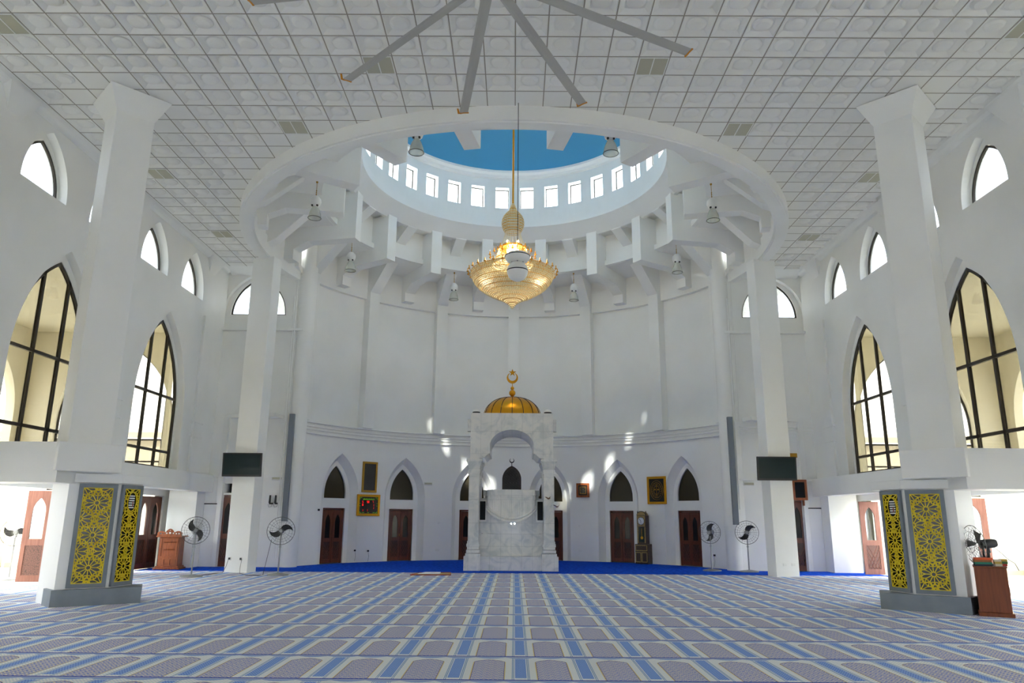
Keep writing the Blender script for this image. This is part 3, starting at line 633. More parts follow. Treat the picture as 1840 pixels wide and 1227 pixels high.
canopy = [(-1.37, 3.54), (-1.1, 3.54)]+[(-x, z) for x, z in [p for p in op if p[1] > 3.5]]+[(1.1, 3.54), (1.37, 3.54), (1.37, 5.06), (-1.37, 5.06)]
obj('canopy', MB().plate(canopy, [], 2.3, lambda u, v, w: (u, w, v)), 'marble', t)
big = [(x*1.13, 3.9+(z-3.9)*1.17 if z > 3.85 else z) for x, z in op]
md = [p for p in op if p[1] > 3.5]; mo = [((x*1.0+(.1 if x > 0 else -.1)), z+(.04 if abs(x) > .75 else .09)) for x, z in md]
def off(poly, d):
    res = []
    for i, (x, z) in enumerate(poly):
        a = poly[max(i-1, 0)]; b = poly[min(i+1, len(poly)-1)]; tx, tz = b[0]-a[0], b[1]-a[1]; L_ = math.hypot(tx, tz) or 1; res.append((x+tz/L_*d, z-tx/L_*d))
    return res
mo = off(md, .12)
vm = MB()
for a, b, c, d in zip(md, md[1:], mo[1:], mo): vm.slab([(a[0], -.05, a[1]), (b[0], -.05, b[1]), (c[0], -.05, c[1]), (d[0], -.05, d[1])], (0, .06, 0))
obj('arch_moulding', vm, 'marble', t)
for s in (-1, 1):
    for k in (0, 1): obj('bracket', MB().prism([(s*1.37, .02), (s*1.48, .02), (s*1.48, .25), (s*1.37, .25)], 4.45, 4.85), 'marble', t) if k == 0 else None
    for yb in (0, 1.8):
        x0, x1 = sorted((s*1.06, s*1.40))
        cl = obj('column', MB().box(x0, x1, yb+.08, yb+.42, .9, 3.2), 'marble', t)
        fl = MB()
        for q in range(4): fl.box(x0+.04+q*.075, x0+.075+q*.075, yb+.06, yb+.08, 1.0, 2.2)
        obj('fluting', fl, 'marble', cl)
        b = MB(); b.box(min(s*1.0, s*1.52), max(s*1.0, s*1.52), yb, yb+.55, 0, .44)
        for zz, e in ((.44, .07), (.55, .045), (.66, .02), (.74, .04), (.82, .02)): b.box(x0-e, x1+e, yb+.08-e, yb+.42+e, zz, zz+.09)
        obj('pedestal', b, 'marble', t)
        c = MB().box(x0-.03, x1+.03, yb+.05, yb+.45, 3.05, 3.2); r0 = [(x0-.0, yb+.08), (x1, yb+.08), (x1, yb+.42), (x0, yb+.42)]; r1 = [(x0-.07, yb), (x1+.07, yb), (x1+.07, yb+.5), (x0-.07, yb+.5)]
        c.prism(r0, 3.2, 3.46, r1).box(x0-.09, x1+.09, yb-.02, yb+.52, 3.46, 3.54)
        obj('capital', c, 'marble', t)
obj('step', MB().box(-1.0, 1.0, .12, .7, 0, .36).box(-1.0, 1.0, .08, .7, .36, .44), 'marble', t)
obj('front_wall', MB().box(-1.06, 1.06, .5, .7, .44, 1.14).box(-1.06, 1.06, .52, .7, 1.15, 2.28), 'marble', t)
for s in (-1, 1):
    sp = obj('loudspeaker_panel', MB().box(s*1.0-.13*1, s*1.0+.13, .47, .52, 1.53, 2.23), 'white', t); sp.location.x = -s*.05
    obj('speaker_cloth', MB().box(s*1.0-.09, s*1.0+.09, .455, .47, 1.58, 2.18), 'dglass', sp)
# bowed basket of the pulpit
bw = MB(); nx, nz = 24, 12; a_ = .80
def bz(u): return 1.52+.40*(abs(u)/a_)**2.2
def by(u): return .5-.8*math.sqrt(max(0, 1-(u/(a_*1.04))**2))
for i in range(nx):
    u0, u1 = -a_+2*a_*i/nx, -a_+2*a_*(i+1)/nx
    P = []
    for u in (u0, u1): P += [(u, by(u), 2.35), (u, by(u), bz(u)+.06), (u, .52, bz(u)-.02), (u, .52, 2.35)]
    bw.add(P, [(0, 1, 5, 4), (1, 2, 6, 5), (2, 3, 7, 6), (3, 0, 4, 7)])
bk = obj('basket', bw, 'marble', t)
fl = MB()
for i in range(1, 24): u = -a_+2*a_*i/24; fl.tube([(u, by(u)-.003, 2.2), (u, by(u)-.003, bz(u)+.12)], .008, 4)
obj('fluting', fl, 'marble', bk)
for dz, rr in ((.02, .045), (.11, .03)): obj('basket_moulding', MB().tube([(u, by(u)-.01, bz(u)+dz) for u in [-a_+2*a_*i/40 for i in range(41)]], rr, 8), 'marble', bk, smooth=True)
tp = [(-.93, .5), (-.93, .28)]+[(u, by(u)-.07) for u in [-.84+1.68*i/20 for i in range(21)]]+[(.93, .28), (.93, .5)]
obj('rim', MB().prism(tp, 2.36, 2.54).prism([(x*.96, y+.03) for x, y in tp], 2.28, 2.36), 'marble', t, bevel=.01)
for q in (-.02, .09): obj('spotlight', MB().sphere((q+.02, -.26, 1.47), .018), 'led', t)
bb = obj('backboard', MB().plate(arch(0, .33, 2.3, 2.95, 3.42), [arch(0, .26, 2.3, 2.95, 3.33)], .08, lambda u, v, w: (u, 1.5+w, v)), 'backwood', t)
obj('backboard_panel', MB().plate(arch(0, .27, 2.2, 2.95, 3.34), [], .03, lambda u, v, w: (u, 1.54+w, v)), 'black', bb)
hx = MB()
for r_ in range(7):
    for c_ in range(-2, 3):
        cx, cz = c_*.105+(.052 if r_ % 2 else 0), 2.42+r_*.135
        if abs(cx) > .24 or cz > 3.25-.5*abs(cx): continue
        hx.tube([(cx+.05*math.cos(k*PI/3), 1.535, cz+.05*math.sin(k*PI/3)) for k in range(6)], .007, 4, True)
obj('backboard_lattice', hx, 'backwood', bb)
def crescent(r, opening=.55, n=28):
    o = [(r*math.sin(a), -r*math.cos(a)) for a in [-R(150)+R(300)*i/n for i in range(n+1)]]; q = [(r*.72*math.sin(a), r*.2-r*.72*math.cos(a)) for a in [R(146)-R(292)*i/n for i in range(n+1)]]; return o+q
obj('small_crescent', MB().plate(crescent(.085), [], .02, lambda u, v, w: (u, 1.53+w, v+3.60)).tube([(0, 1.54, 3.4), (0, 1.54, 3.53)], .014, 6), 'black', bb)
# gold dome with seams and finial
DR = 1.0; DY = 1.15; dome = obj('dome', MB().lathe([(DR*math.cos(a)**.82+.001, 5.06+.70*math.sin(a)) for a in [PI/2*i/16 for i in range(17)]], (0, DY, 0), 64), 'gold', t, smooth=True)
sm = MB()
for k in range(16):
    th = 2*PI*k/16; sm.tube([((DR*math.cos(a)**.82+.006)*math.sin(th), DY+(DR*math.cos(a)**.82+.006)*math.cos(th), 5.06+.705*math.sin(a)) for a in [PI/2*i/14 for i in range(14)]], .014, 5)
obj('seams', sm, 'seam', dome)
fn = MB().lathe([(.001, 5.73), (.17, 5.74), (.17, 5.77), (.06, 5.80), (.03, 5.84), (.001, 5.85)], (0, DY, 0), 24).sphere((0, DY, 5.93), .115, 20, 14).sphere((0, DY, 6.10), .066, 16, 12).tube([(0, DY, 6.1), (0, DY, 6.3)], .012, 8)
fi = obj('finial', fn, 'gold', t, smooth=True)
obj('crescent', MB().plate(crescent(.2), [], .035, lambda u, v, w: (u, DY-.02+w, v+6.47)), 'gold', fi, bevel=.006)
st = [((.14 if i % 2 == 0 else .055)*math.sin(PI*i/5), (.14 if i % 2 == 0 else .055)*math.cos(PI*i/5)) for i in range(10)]
obj('star', MB().plate(st, [], .035, lambda u, v, w: (u, DY-.02+w, v+6.66)), 'gold', fi, bevel=.006)
for s in (-1, 1):
    q = thing('globe_lamp', 'small white globe lamp on the %s corner of the pulpit canopy' % ('left' if s < 0 else 'right'), 'lamp', (MX+s*1.21, MY+.3, 5.08), 0, 'globe lamps on the pulpit canopy')
    obj('base', MB().lathe([(.001, 0), (.13, 0), (.13, .07), (.001, .07)], (0, 0, 0), 20), 'black', q); obj('shade', MB().lathe([(.125*math.cos(a)+.001, .07+.1*math.sin(a)) for a in [PI/2*i/8 for i in range(9)]], (0, 0, 0), 20), 'white', q, smooth=True)

# ---------------------------------------------------------------- chandelier
t = thing('chandelier', 'huge gold and crystal chandelier hanging from the blue dome', 'chandelier', (-.03, 22.78, 0))
obj('rod', MB().tube([(0, 0, 11.6), (0, 0, 19.4)], .022, 8), 'gold', t)
ch = MB()
for k in range(150): z = 11.7+k*.05; ch.lathe([(.03, z-.018), (.042, z), (.03, z+.018)], (0, 0, 0), 6)
obj('chain', ch, 'gold', t)
def interp(prof, n):
    L_ = [0]
    for (a, b), (c, d) in zip(prof, prof[1:]): L_.append(L_[-1]+math.hypot(c-a, d-b))
    out = []
    for i in range(n):
        s_ = L_[-1]*i/(n-1); k = max(j for j in range(len(L_)) if L_[j] <= s_+1e-9); k = min(k, len(prof)-2); f_ = (s_-L_[k])/(L_[k+1]-L_[k])
        out.append((prof[k][0]+(prof[k+1][0]-prof[k][0])*f_, prof[k][1]+(prof[k+1][1]-prof[k][1])*f_))
    return out
def beads(prof, nstr, nb, r):
    mb = MB(); P = interp(prof, nb)
    for k in range(nstr):
        th = 2*PI*k/nstr
        for i, (q, z) in enumerate(P):
            if q < .03: continue
            if q*2*PI/nstr < r*1.6 and k % 2: continue
            x, y = q*math.sin(th), q*math.cos(th); mb.add([(x+r, y, z), (x-r, y, z), (x, y+r, z), (x, y-r, z), (x, y, z+r*1.3), (x, y, z-r*1.3)], [(0, 2, 4), (2, 1, 4), (1, 3, 4), (3, 0, 4), (2, 0, 5), (1, 2, 5), (3, 1, 5), (0, 3, 5)])
    return mb
def rings(prof, n, r):
    mb = MB()
    for q, z in interp(prof, n):
        if q > .03: mb.tube([(q*math.sin(2*PI*k/48), q*math.cos(2*PI*k/48), z) for k in range(48)], r, 5, True)
    return mb
crown = [(.04, 11.85), (.1, 11.7), (.13, 11.6), (.22, 11.52), (.30, 11.42), (.35, 11.3), (.37, 11.18), (.35, 11.03), (.29, 10.9), (.26, 10.84)]
neck = [(.25, 10.84), (.28, 10.7), (.34, 10.5), (.40, 10.36)]
tier = [(.44, 10.3), (.48, 10.15), (.55, 9.95), (.62, 9.8), (.66, 9.72)]
bowl = [(.66, 9.72), (.95, 9.62), (1.25, 9.52), (1.36, 9.46), (1.35, 9.36), (1.27, 9.15), (1.12, 8.96), (.9, 8.8), (.66, 8.66), (.42, 8.56), (.22, 8.46), (.1, 8.36), (.03, 8.26)]
for nm, pf, ns, nb, br in (('crystal_crown', crown, 40, 20, .016), ('crystal_tier', tier, 60, 9, .017), ('crystal_bowl', bowl, 110, 46, .021)):
    a = obj(nm, beads(pf, ns, nb, br), 'crystal', t); a['kind'] = 'stuff'; obj('strand_skin', MB().lathe(pf, (0, 0, 0), 64), 'cryskin', a, smooth=True); obj('gold_rings', rings(pf, {'crystal_crown': 13, 'crystal_tier': 4, 'crystal_bowl': 15}[nm], .010), 'gold', a)
nk = MB()
for k in range(24): th = 2*PI*k/24; nk.tube([(q*math.sin(th), q*math.cos(th), z) for q, z in neck], .007, 4)
obj('neck_strands', nk, 'crystal', t)
obj('upper_plate', MB().lathe([(.001, 10.33), (.44, 10.33), (.46, 10.3), (.44, 10.27), (.001, 10.27)], (0, 0, 0), 40), 'gold', t, smooth=True)
obj('lamp_disc', MB().lathe([(.001, 10.18), (.2, 10.18), (.2, 10.24), (.001, 10.24)], (0, 0, 0), 20), 'glow', t)
for q in (-.17, .17): obj('lit_bulb', MB().sphere((q, -.42, 10.38), .035), 'glow', t)
fz = MB()
for k in range(60): th = 2*PI*k/60; fz.tube([(1.37*math.sin(th), 1.37*math.cos(th), 9.44), (1.37*math.sin(th), 1.37*math.cos(th), 9.33)], .008, 4)
obj('crystal_fringe', fz, 'crystal', t)['kind'] = 'stuff'
def candle(r, th, z, lit=False):
    x, y = r*math.sin(th), r*math.cos(th)
    a = obj('candle_arm', MB().tube([(x*.86, y*.86, z-.02), (x*.94, y*.94, z-.07), (x, y, z)], .01, 5).lathe([(.01, z), (.045, z+.015), (.045, z+.025), (.016, z+.03), (.016, z+.12), (.001, z+.125)], (x, y, 0), 8), 'gold', t)
    obj('bulb', MB().lathe([(.001, z+.12), (.014, z+.14), (.001, z+.19)], (x, y, 0), 6), 'glow' if lit else 'white', a)
for k in range(30): candle(1.46, 2*PI*k/30, 9.42)
for k in range(14): candle(.76, 2*PI*k/14, 10.0)
for k in range(10): candle(.5, 2*PI*k/10+.3, 10.24)
l = bpy.data.lights.new('chandelier_light', 'POINT'); l.energy = 60; l.color = (1, .9, .74); l.shadow_soft_size = .12
lo = bpy.data.objects.new('chandelier_light', l); COL.objects.link(lo); lo.location = (0, 0, 10.08); lo.parent = t
# globe hanging in front of it
t = thing('hanging_globe', 'white globe under a white disc on a long thin cable', 'lamp', (.11, 14.2, 0))
obj('cable', MB().tube([(0, 0, 6.95), (0, 0, 10.37)], .008, 6), 'black', t)
obj('disc', MB().lathe([(.001, 6.94), (.2, 6.93), (.25, 6.88), (.255, 6.83), (.22, 6.77), (.15, 6.74), (.001, 6.74)], (0, 0, 0), 40), 'white', t, smooth=True)
obj('dark_rim', MB().lathe([(.245, 6.88), (.26, 6.875), (.26, 6.86), (.245, 6.86)], (0, 0, 0), 40), 'black', t)
gl = obj('globe', MB().sphere((0, 0, 6.55), .215, 32, 20), 'white', t, smooth=True)
obj('seam_band', MB().lathe([(.2155, 6.568), (.219, 6.56), (.219, 6.55), (.2155, 6.545)], (0, 0, 0), 40), 'black', gl)
bo = MB()
for k in range(6): bo.tube([(.13*math.sin(k*PI/3), .13*math.cos(k*PI/3), 6.70), (.13*math.sin(k*PI/3), .13*math.cos(k*PI/3), 6.75)], .012, 6)
obj('bolts', bo, 'steel', t)

# ---------------------------------------------------------------- bell lamps round the drum
def bell_lamp(th, drop, label, blue=False):
    t = thing('bell_lamp', label, 'lamp', pol(6.4, th, 11.5), 0, 'glass bell lamps around the drum'); z = -drop
    ch = MB().tube([(0, 0, 0), (0, 0, z+.62)], .008, 5).sphere((0, 0, -.06), .035, 8, 6); 
    for k in range(4): ch.sphere((0, 0, z+.7+k*.06), .02, 6, 5)
    obj('hanging_chain', ch, 'goldframe', t)
    h = obj('ballast_housing', MB().lathe([(.001, z+.70), (.08, z+.69), (.15, z+.61), (.165, z+.52), (.14, z+.43), (.09, z+.39), (.07, z+.34), (.001, z+.34)], (0, 0, 0), 20), 'white', t, smooth=True)
    [obj('clip', MB().box(q-.025, q+.025, -.1, -.04, z+.36, z+.4), 'black', h) for q in (-.075, .075)]
    rf = obj('glass_reflector', MB().lathe([(.075, z+.36), (.12, z+.28), (.165, z+.16), (.19, z+.02), (.192, z), (.186, z), (.16, z+.16), (.115, z+.28), (.07, z+.35)], (0, 0, 0), 32), 'ref', t, smooth=True)
    obj('rim_ring', MB().tube([(.192*math.cos(2*PI*k/32), .192*math.sin(2*PI*k/32), z) for k in range(32)], .009, 6, True), 'frame', t)
for d, drop, lb in ((-22.5, 1.2, 'bell lamp hanging just left of the chandelier bowl'), (22.5, 1.2, 'bell lamp hanging just right of the chandelier bowl'), (-67.5, 1.17, 'second bell lamp left of the chandelier'), (67.5, 1.17, 'second bell lamp right of the chandelier'),
                    (-112.5, 1.22, 'leftmost of the hanging bell lamps, by the ring beam'), (112.5, 1.22, 'rightmost of the hanging bell lamps, by the ring beam'), (-157.5, .9, 'bell lamp before the blue dome, on the left'), (157.5, .9, 'bell lamp before the blue dome, on the right')):
    bell_lamp(R(d), drop, lb)

# ---------------------------------------------------------------- ceiling fan with long blades
t = thing('ceiling_fan', 'giant ceiling fan with long aluminium blades and orange tips', 'fan', (-.31, 8.85, 9.06))
obj('motor_hub', MB().lathe([(.001, .2), (.2, .2), (.32, .1), (.34, -.05), (.2, -.12), (.001, -.12)], (0, 0, 0), 24), 'white', t, smooth=True)
obj('down_rod', MB().tube([(0, 0, .15), (0, 0, 1.31)], .05, 10), 'white', t)
for k in range(10):
    th = R(-9.9+36*k); c, s = math.cos(th), math.sin(th)
    prof = [(-.075, -.022), (-.05, .0), (0, .014), (.05, .016), (.085, .008), (.09, -.002), (.04, -.006), (0, -.012), (-.04, -.024)]
    P0 = [(q*c+.3*s, -q*s+.3*c, z) for q, z in prof]; bl = obj('blade', MB().slab(P0, (3.28*s, 3.28*c, 0)), 'alu', t)
    P1 = [(q*1.15*c+3.58*s, -q*1.15*s+3.58*c, z*1.3-(.002)) for q, z in prof]; tip = MB().slab(P1, (.03*s, .03*c, 0))
    tip.slab([(-.10*c+3.60*s, .10*s+3.60*c, -.035), (-.06*c+3.60*s, .06*s+3.60*c, -.03), (-.09*c+3.60*s, .09*s+3.60*c, .07), (-.12*c+3.6*s, .12*s+3.6*c, .07)], (.012*s, .012*c, 0))
    obj('tip', tip, 'orange', bl)

# ---------------------------------------------------------------- pedestal fans
def pedestal_fan(x, y, rz, label, hz=1.25, rad=.37, spin=0, tilt=0, base='disc', mk=True):
    t = thing('pedestal_fan', label, 'fan', (x, y, .019 if y > 23.6 else 0 if x < -12 else .013), rz, 'pedestal fans')
    if base == 'disc': obj('base', MB().lathe([(.001, 0), (.30, 0), (.30, .03), (.2, .05), (.05, .07), (.001, .07)], (0, 0, 0), 32), 'steel', t, smooth=True)
    obj('pole', MB().tube([(0, 0, .05), (0, 0, hz-.12)], .022, 10).tube([(0, 0, hz*.62), (0, 0, hz*.66)], .032, 10), 'steel', t)
    h = bpy.data.objects.new('fan_head', None); COL.objects.link(h); h.parent = t; h.location = (0, 0, hz); h.rotation_euler = (tilt, 0, 0)
    mt = obj('motor', MB().tube([(0, .02, 0), (0, .1, 0), (0, .22, 0), (0, .25, 0)], [.06, .085, .08, .04], 14).tube([(0, .12, -.14), (0, .12, -.02)], .025, 8), 'steel', h, smooth=True)
    cg = MB(); 
    for yy, rr, th in ((-.06, rad, .008), (-.10, rad*.62, .003), (.05, rad*.8, .003), (-.12, rad*.2, .005), (.06, rad*.3, .004)): cg.tube([(rr*math.cos(2*PI*k/40), yy, rr*math.sin(2*PI*k/40)) for k in range(40)], th, 5, True)
    for k in range(24):
        a = 2*PI*k/24; ca, sa = math.cos(a), math.sin(a)
        cg.tube([(rad*.1*ca, -.125, rad*.1*sa), (rad*.45*ca, -.115, rad*.45*sa), (rad*.85*ca, -.085, rad*.85*sa), (rad*ca, -.06, rad*sa)], .0022, 3)
        if k % 2 == 0: cg.tube([(rad*ca, -.06, rad*sa), (rad*.8*ca, .05, rad*.8*sa), (rad*.25*ca, .07, rad*.25*sa)], .0022, 3)
    obj('cage', cg, 'wire', h)
    b = MB()
    for q in (0, 1):
        a0 = spin+q*PI; top = []; bot = []
        for i in range(11):
            f_ = i/10; r = .05+(rad*.86-.05)*f_; a = a0-.75*f_*f_; wd = .082*math.sin(PI*min(1, .18+f_*.82))**.6+.004; 
            ax, az = -math.sin(a), math.cos(a); top.append((r*math.cos(a)+ax*wd, -.04+.02*f_, r*math.sin(a)+az*wd)); bot.append((r*math.cos(a)-ax*wd, .02-.02*f_, r*math.sin(a)-az*wd))
        for i in range(10): b.slab([top[i], top[i+1], bot[i+1], bot[i]], (0, .006, 0))
    obj('blades', b, 'black', h); obj('hub_cap', MB().tube([(0, -.14, 0), (0, -.05, 0)], .045, 14), 'steel', h)
    return t
pedestal_fan(-8.88, 21.3, R(20), 'pedestal fan left of the left television column, before the wooden cabinet', 1.25, .37, 2.6)
pedestal_fan(-6.72, 22.1, R(12), 'pedestal fan right of the left television column', 1.24, .39, .8)
pedestal_fan(6.62, 25.35, R(-30), 'pedestal fan just right of the rightmost curved-wall door', 1.23, .36, -1.3)
pedestal_fan(7.72, 24.95, R(-16), 'pedestal fan just left of the right television column', 1.24, .37, 1.3)
pedestal_fan(-13.15, 20.1, R(24), 'pedestal fan standing outside on the left verandah', 1.2, .35, .3)

# ---------------------------------------------------------------- doors of the side walls
def side_leaf(n, x, y, rz, w, label, m, gm='clear', wd=1):
    d = bpy.data.objects.new('door_%d' % n, None); COL.objects.link(d); d['kind'] = 'structure'; d['category'] = 'door'; d['label'] = label
    d.location = (x, y, .014); d.rotation_euler = (0, 0, rz); door_leaf(d, 0, w, 2.24, m, 'carved' if m == 'wood_lit' else 'carvdark', gm); return d
side_leaf(9, -11.66, 19.15, R(180+6), .64, 'red door leaf coloured in a lit tone, opened onto the left verandah', 'wood_lit')
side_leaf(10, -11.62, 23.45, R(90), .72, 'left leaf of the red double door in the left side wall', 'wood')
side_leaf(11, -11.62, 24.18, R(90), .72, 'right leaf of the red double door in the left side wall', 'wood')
side_leaf(12, 11.05, 24.0, R(0), .62, 'red door leaf coloured in a lit tone, standing open at the right side', 'wood_lit')
side_leaf(13, 11.66, 19.6, R(-6), .64, 'red door leaf coloured in a lit tone, opened onto the right verandah', 'wood_lit')

# ---------------------------------------------------------------- things on and along the back wall
def on_wall(th, z, r=RW-.002): x, y, _ = pol(r, th, 0); return (x, y, z), -th
(loc, rz) = on_wall(R(-42.8), 3.16)
t = thing('picture_frame', 'tall narrow dark panel in a gold frame above the digital clock', 'picture', loc, rz)
obj('frame', MB().plate(rect(-.33, .33, -.58, .58), [rect(-.25, .25, -.5, .5)], -.05, lambda u, v, w: (u, w, v)), 'goldframe', t, bevel=.008); obj('panel', MB().box(-.25, .25, -.03, -.01, -.5, .5), M['calli2'], t)
(loc, rz) = on_wall(R(-42.8), 2.1)
t = thing('digital_clock', 'gold framed digital prayer-time clock with red digits', 'clock', loc, rz)
obj('frame', MB().plate(rect(-.5, .5, -.4, .4), [rect(-.41, .41, -.31, .31)], -.07, lambda u, v, w: (u, w, v)), 'gold', t, bevel=.008); obj('display', MB().box(-.41, .41, -.04, -.01, -.31, .31), 'black', t)
SEG = {'1': 'bc', '0': 'abcdef', '3': 'abcdg', '5': 'acdfg', '2': 'abdeg', '7': 'abc', '8': 'abcdefg'}
def digit(mb, dim, ch, x, z, h=.07, w=.035, y=-.043):
    sg = {'a': (0, w, h, h), 'd': (0, w, 0, 0), 'g': (0, w, h/2, h/2), 'f': (0, 0, h/2, h), 'b': (w, w, h/2, h), 'e': (0, 0, 0, h/2), 'c': (w, w, 0, h/2)}
    for k, (a, b, c, d) in sg.items(): (mb if k in SEG[ch] else dim).box(x+a-.004, x+b+.004, y, y+.004, z+c-.004, z+d+.004)
dg, dm = MB(), MB()
for xx, zz, tx in ( (-.27, .09, '5'), (-.27, -.02, '8'), (-.27, -.22, '1'), (-.07, .09, '58'), (-.07, -.22, '1'), (.17, .09, '7'), (.2, -.03, '1'), (.2, -.14, '1')):
    for i, ch in enumerate(tx): digit(dg, dm, ch, xx+.055*i, zz)
for zz in (.09, -.02, -.13, -.22): digit(dm, dm, '8', -.17, zz); digit(dm, dm, '8', .29, zz)
obj('digits', dg, 'digit', t); obj('unlit_digits', dm, 'digitdim', t)
gt = MB()
for i in range(16): x = -.25+i*.032; gt.box(x, x+.02, -.044, -.04, .2, .215).box(x+.006, x+.012, -.044, -.04, .215, .24+.012*(i % 3)).box(x+.01, x+.03, -.044, -.04, .228, .236)
for q in (-1, 1):
    for zz in (.06, -.03): gt.box(*sorted((q*.35, q*.40)), -.044, -.04, zz, zz+.012)
    for zz in (.27, -.29): gt.box(*sorted((q*.3, q*.38)), -.044, -.04, zz, zz+.014).box(*sorted((q*.372, q*.385)), -.044, -.04, *sorted((zz, zz-.06*(1 if zz > 0 else -1))))
for xx in (-.26, -.04, .2): gt.box(xx, xx+.08, -.044, -.04, -.28, -.265)
obj('green_lettering', gt, 'green', t)
(loc, rz) = on_wall(R(43.0), 2.74)
t = thing('picture_frame', 'gold framed picture of round gold calligraphy on black', 'picture', loc, rz)
obj('frame', MB().plate(rect(-.42, .42, -.52, .52), [rect(-.33, .33, -.43, .43)], -.05, lambda u, v, w: (u, w, v)), 'gold', t, bevel=.008); obj('panel', MB().box(-.33, .33, -.03, -.01, -.43, .43), 'dark', t)
rg = MB()
for r_ in (.30, .24, .13): rg.tube([(r_*.95*math.cos(2*PI*k/36), -.034, r_*1.2*math.sin(2*PI*k/36)) for k in range(36)], .007, 4, True)
for k in range(18): a = 2*PI*k/18; rg.tube([(.15*math.cos(a), -.034, .19*math.sin(a)), (.22*math.cos(a+.25), -.034, .27*math.sin(a+.25))], .006, 4)
rg.box(-.008, .008, -.037, -.03, -.26, .24).box(-.1, -.04, -.037, -.03, .0, .05).box(.04, .1, -.037, -.03, .0, .05)
obj('calligraphy', rg, 'goldframe', t)
(loc, rz) = on_wall(R(20.6), 2.78)
t = thing('picture_frame', 'small square wooden framed picture between the pulpit and a door', 'picture', loc, rz)
obj('frame', MB().plate(rect(-.27, .27, -.28, .28), [rect(-.19, .19, -.20, .20)], -.06, lambda u, v, w: (u, w, v)), 'oak', t, bevel=.006); obj('mount', MB().plate(rect(-.2, .2, -.21, .21), [rect(-.12, .12, -.13, .13)], -.03, lambda u, v, w: (u, w-.005, v)), 'backwood', t)
obj('inner_border', MB().plate(rect(-.13, .13, -.14, .14), [rect(-.115, .115, -.125, .125)], -.036, lambda u, v, w: (u, w, v)), 'goldframe', t); obj('picture', MB().box(-.12, .12, -.025, -.01, -.13, .13), 'calli', t)
# longcase clock
(loc, rz) = on_wall(R(39.0), .02, RW-.2)
t = thing('longcase_clock', 'tall dark wooden clock inlaid with gold, standing between two doors', 'clock', loc, rz)
cb = obj('cabinet', MB().box(-.27, .27, -.17, .17, 0, .72), M['inlay'], t, bevel=.006)
st_ = MB()
for a, b, c, d in ((-.25, .25, .47, .69), (-.25, -.01, .06, .43), (.01, .25, .06, .43)): st_.plate(rect(a, b, c, d), [rect(a+.03, b-.03, c+.03, d-.03)], -.012, lambda u, v, w: (u, -.17+w, v))
obj('inlay_border', st_, M['inlay2'], cb)
bd = obj('clock_case', MB().box(-.19, .19, -.12, .14, .72, 1.78), M['inlay'], t, bevel=.004)
obj('side_inlay', MB().box(-.175, -.13, -.128, -.12, .76, 1.36).box(.13, .175, -.128, -.12, .76, 1.36).box(-.17, .17, -.127, -.12, 1.37, 1.76), M['inlay2'], bd)
obj('door_glass', MB().box(-.115, .115, -.13, -.12, .8, 1.34), 'screen', bd); obj('pendulum', MB().tube([(.02, -.135, 1.3), (.02, -.135, .98)], .006, 6).tube([(.02, -.142, .95), (.02, -.13, .95)], .055, 18), 'gold', bd)
dl = obj('dial', MB().tube([(0, -.14, 1.57), (0, -.127, 1.57)], .135, 32), M['paper'], bd); obj('dial_ring', MB().tube([(.14*math.cos(2*PI*k/32), -.135, 1.57+.14*math.sin(2*PI*k/32)) for k in range(32)], .009, 6, True), 'frame', dl)
hd = MB().box(-.005, .005, -.146, -.141, 1.48, 1.58)
hd.slab([(-.07, -.146, 1.64), (-.06, -.146, 1.65), (.004, -.146, 1.574), (-.004, -.146, 1.566)], (0, .004, 0))
for k in range(12): a = 2*PI*k/12; hd.box(.112*math.cos(a)-.006, .112*math.cos(a)+.006, -.144, -.141, 1.57+.112*math.sin(a)-.01, 1.57+.112*math.sin(a)+.01)
obj('hands', hd, 'black', dl)
pd = [(.18*math.cos(a), 1.78+.14*math.sin(a)) for a in [PI*i/14 for i in range(15)]]
cr_ = obj('pediment', MB().plate(pd, [], .2, lambda u, v, w: (u, -.1+w, v)), M['inlay2'], t); obj('pediment_rim', MB().tube([(x*1.04, -.1, z+.006) for x, z in pd], .014, 6), 'frame', cr_)
for q in (-.18, .18): obj('finial', MB().lathe([(.02, 1.78), (.026, 1.82), (.01, 1.86), (.02, 1.9), (.004, 1.95), (.001, 1.96)], (q, -.06, 0), 10), 'frame', t)
# wall boxes, conduits, sockets
for (th, z, r, sz, nm, lb) in ((-24.9, 2.99, RW, (.17, .05), 'emergency_light', 'slim white emergency light on the curved wall right of the second door'),):
    (loc, rz) = on_wall(R(th), z); q = thing(nm, lb, 'light', loc, rz); obj('housing', MB().box(-.17, .17, -.06, 0, -.055, .055), 'white', q, bevel=.01); obj('diffuser', MB().box(-.15, .15, -.07, -.06, -.035, .03), M['diff'], q)
for x, z, lb in ((-8.03, 2.93, 'slim white emergency light right of the left television column'), (8.05, 2.86, 'slim yellowed emergency light left of the right television column')):
    q = thing('emergency_light', lb, 'light', (x, 25.495, z)); obj('housing', MB().box(-.18, .18, -.07, 0, -.06, .06), 'white', q, bevel=.01); obj('diffuser', MB().box(-.16, .16, -.08, -.07, -.045, .03), M['diff'], q)
for s, x, y, nm in ((-1, -7.64, 25.28, 'left'), (1, 7.50, 25.28, 'right')):
    tag(obj('cable_trunking', MB().box(x-.09, x+.09, y, y+.12, 1.5, 5.12), 'trunk', bevel=.004), 'tall grey cable trunking beside the %s round corner column' % nm, 'trunking')
    pc = MB()
    for k in range(2 if s < 0 else 1): pc.tube([(x+s*(.18+.08*k), y+.1, .3 if s < 0 else 2.0), (x+s*(.18+.08*k), y+.1, 9.4)], .022, 8)
    tag(obj('conduit', pc, 'wall2'), 'thin white conduit running up beside the %s grey trunking' % nm, 'conduit')
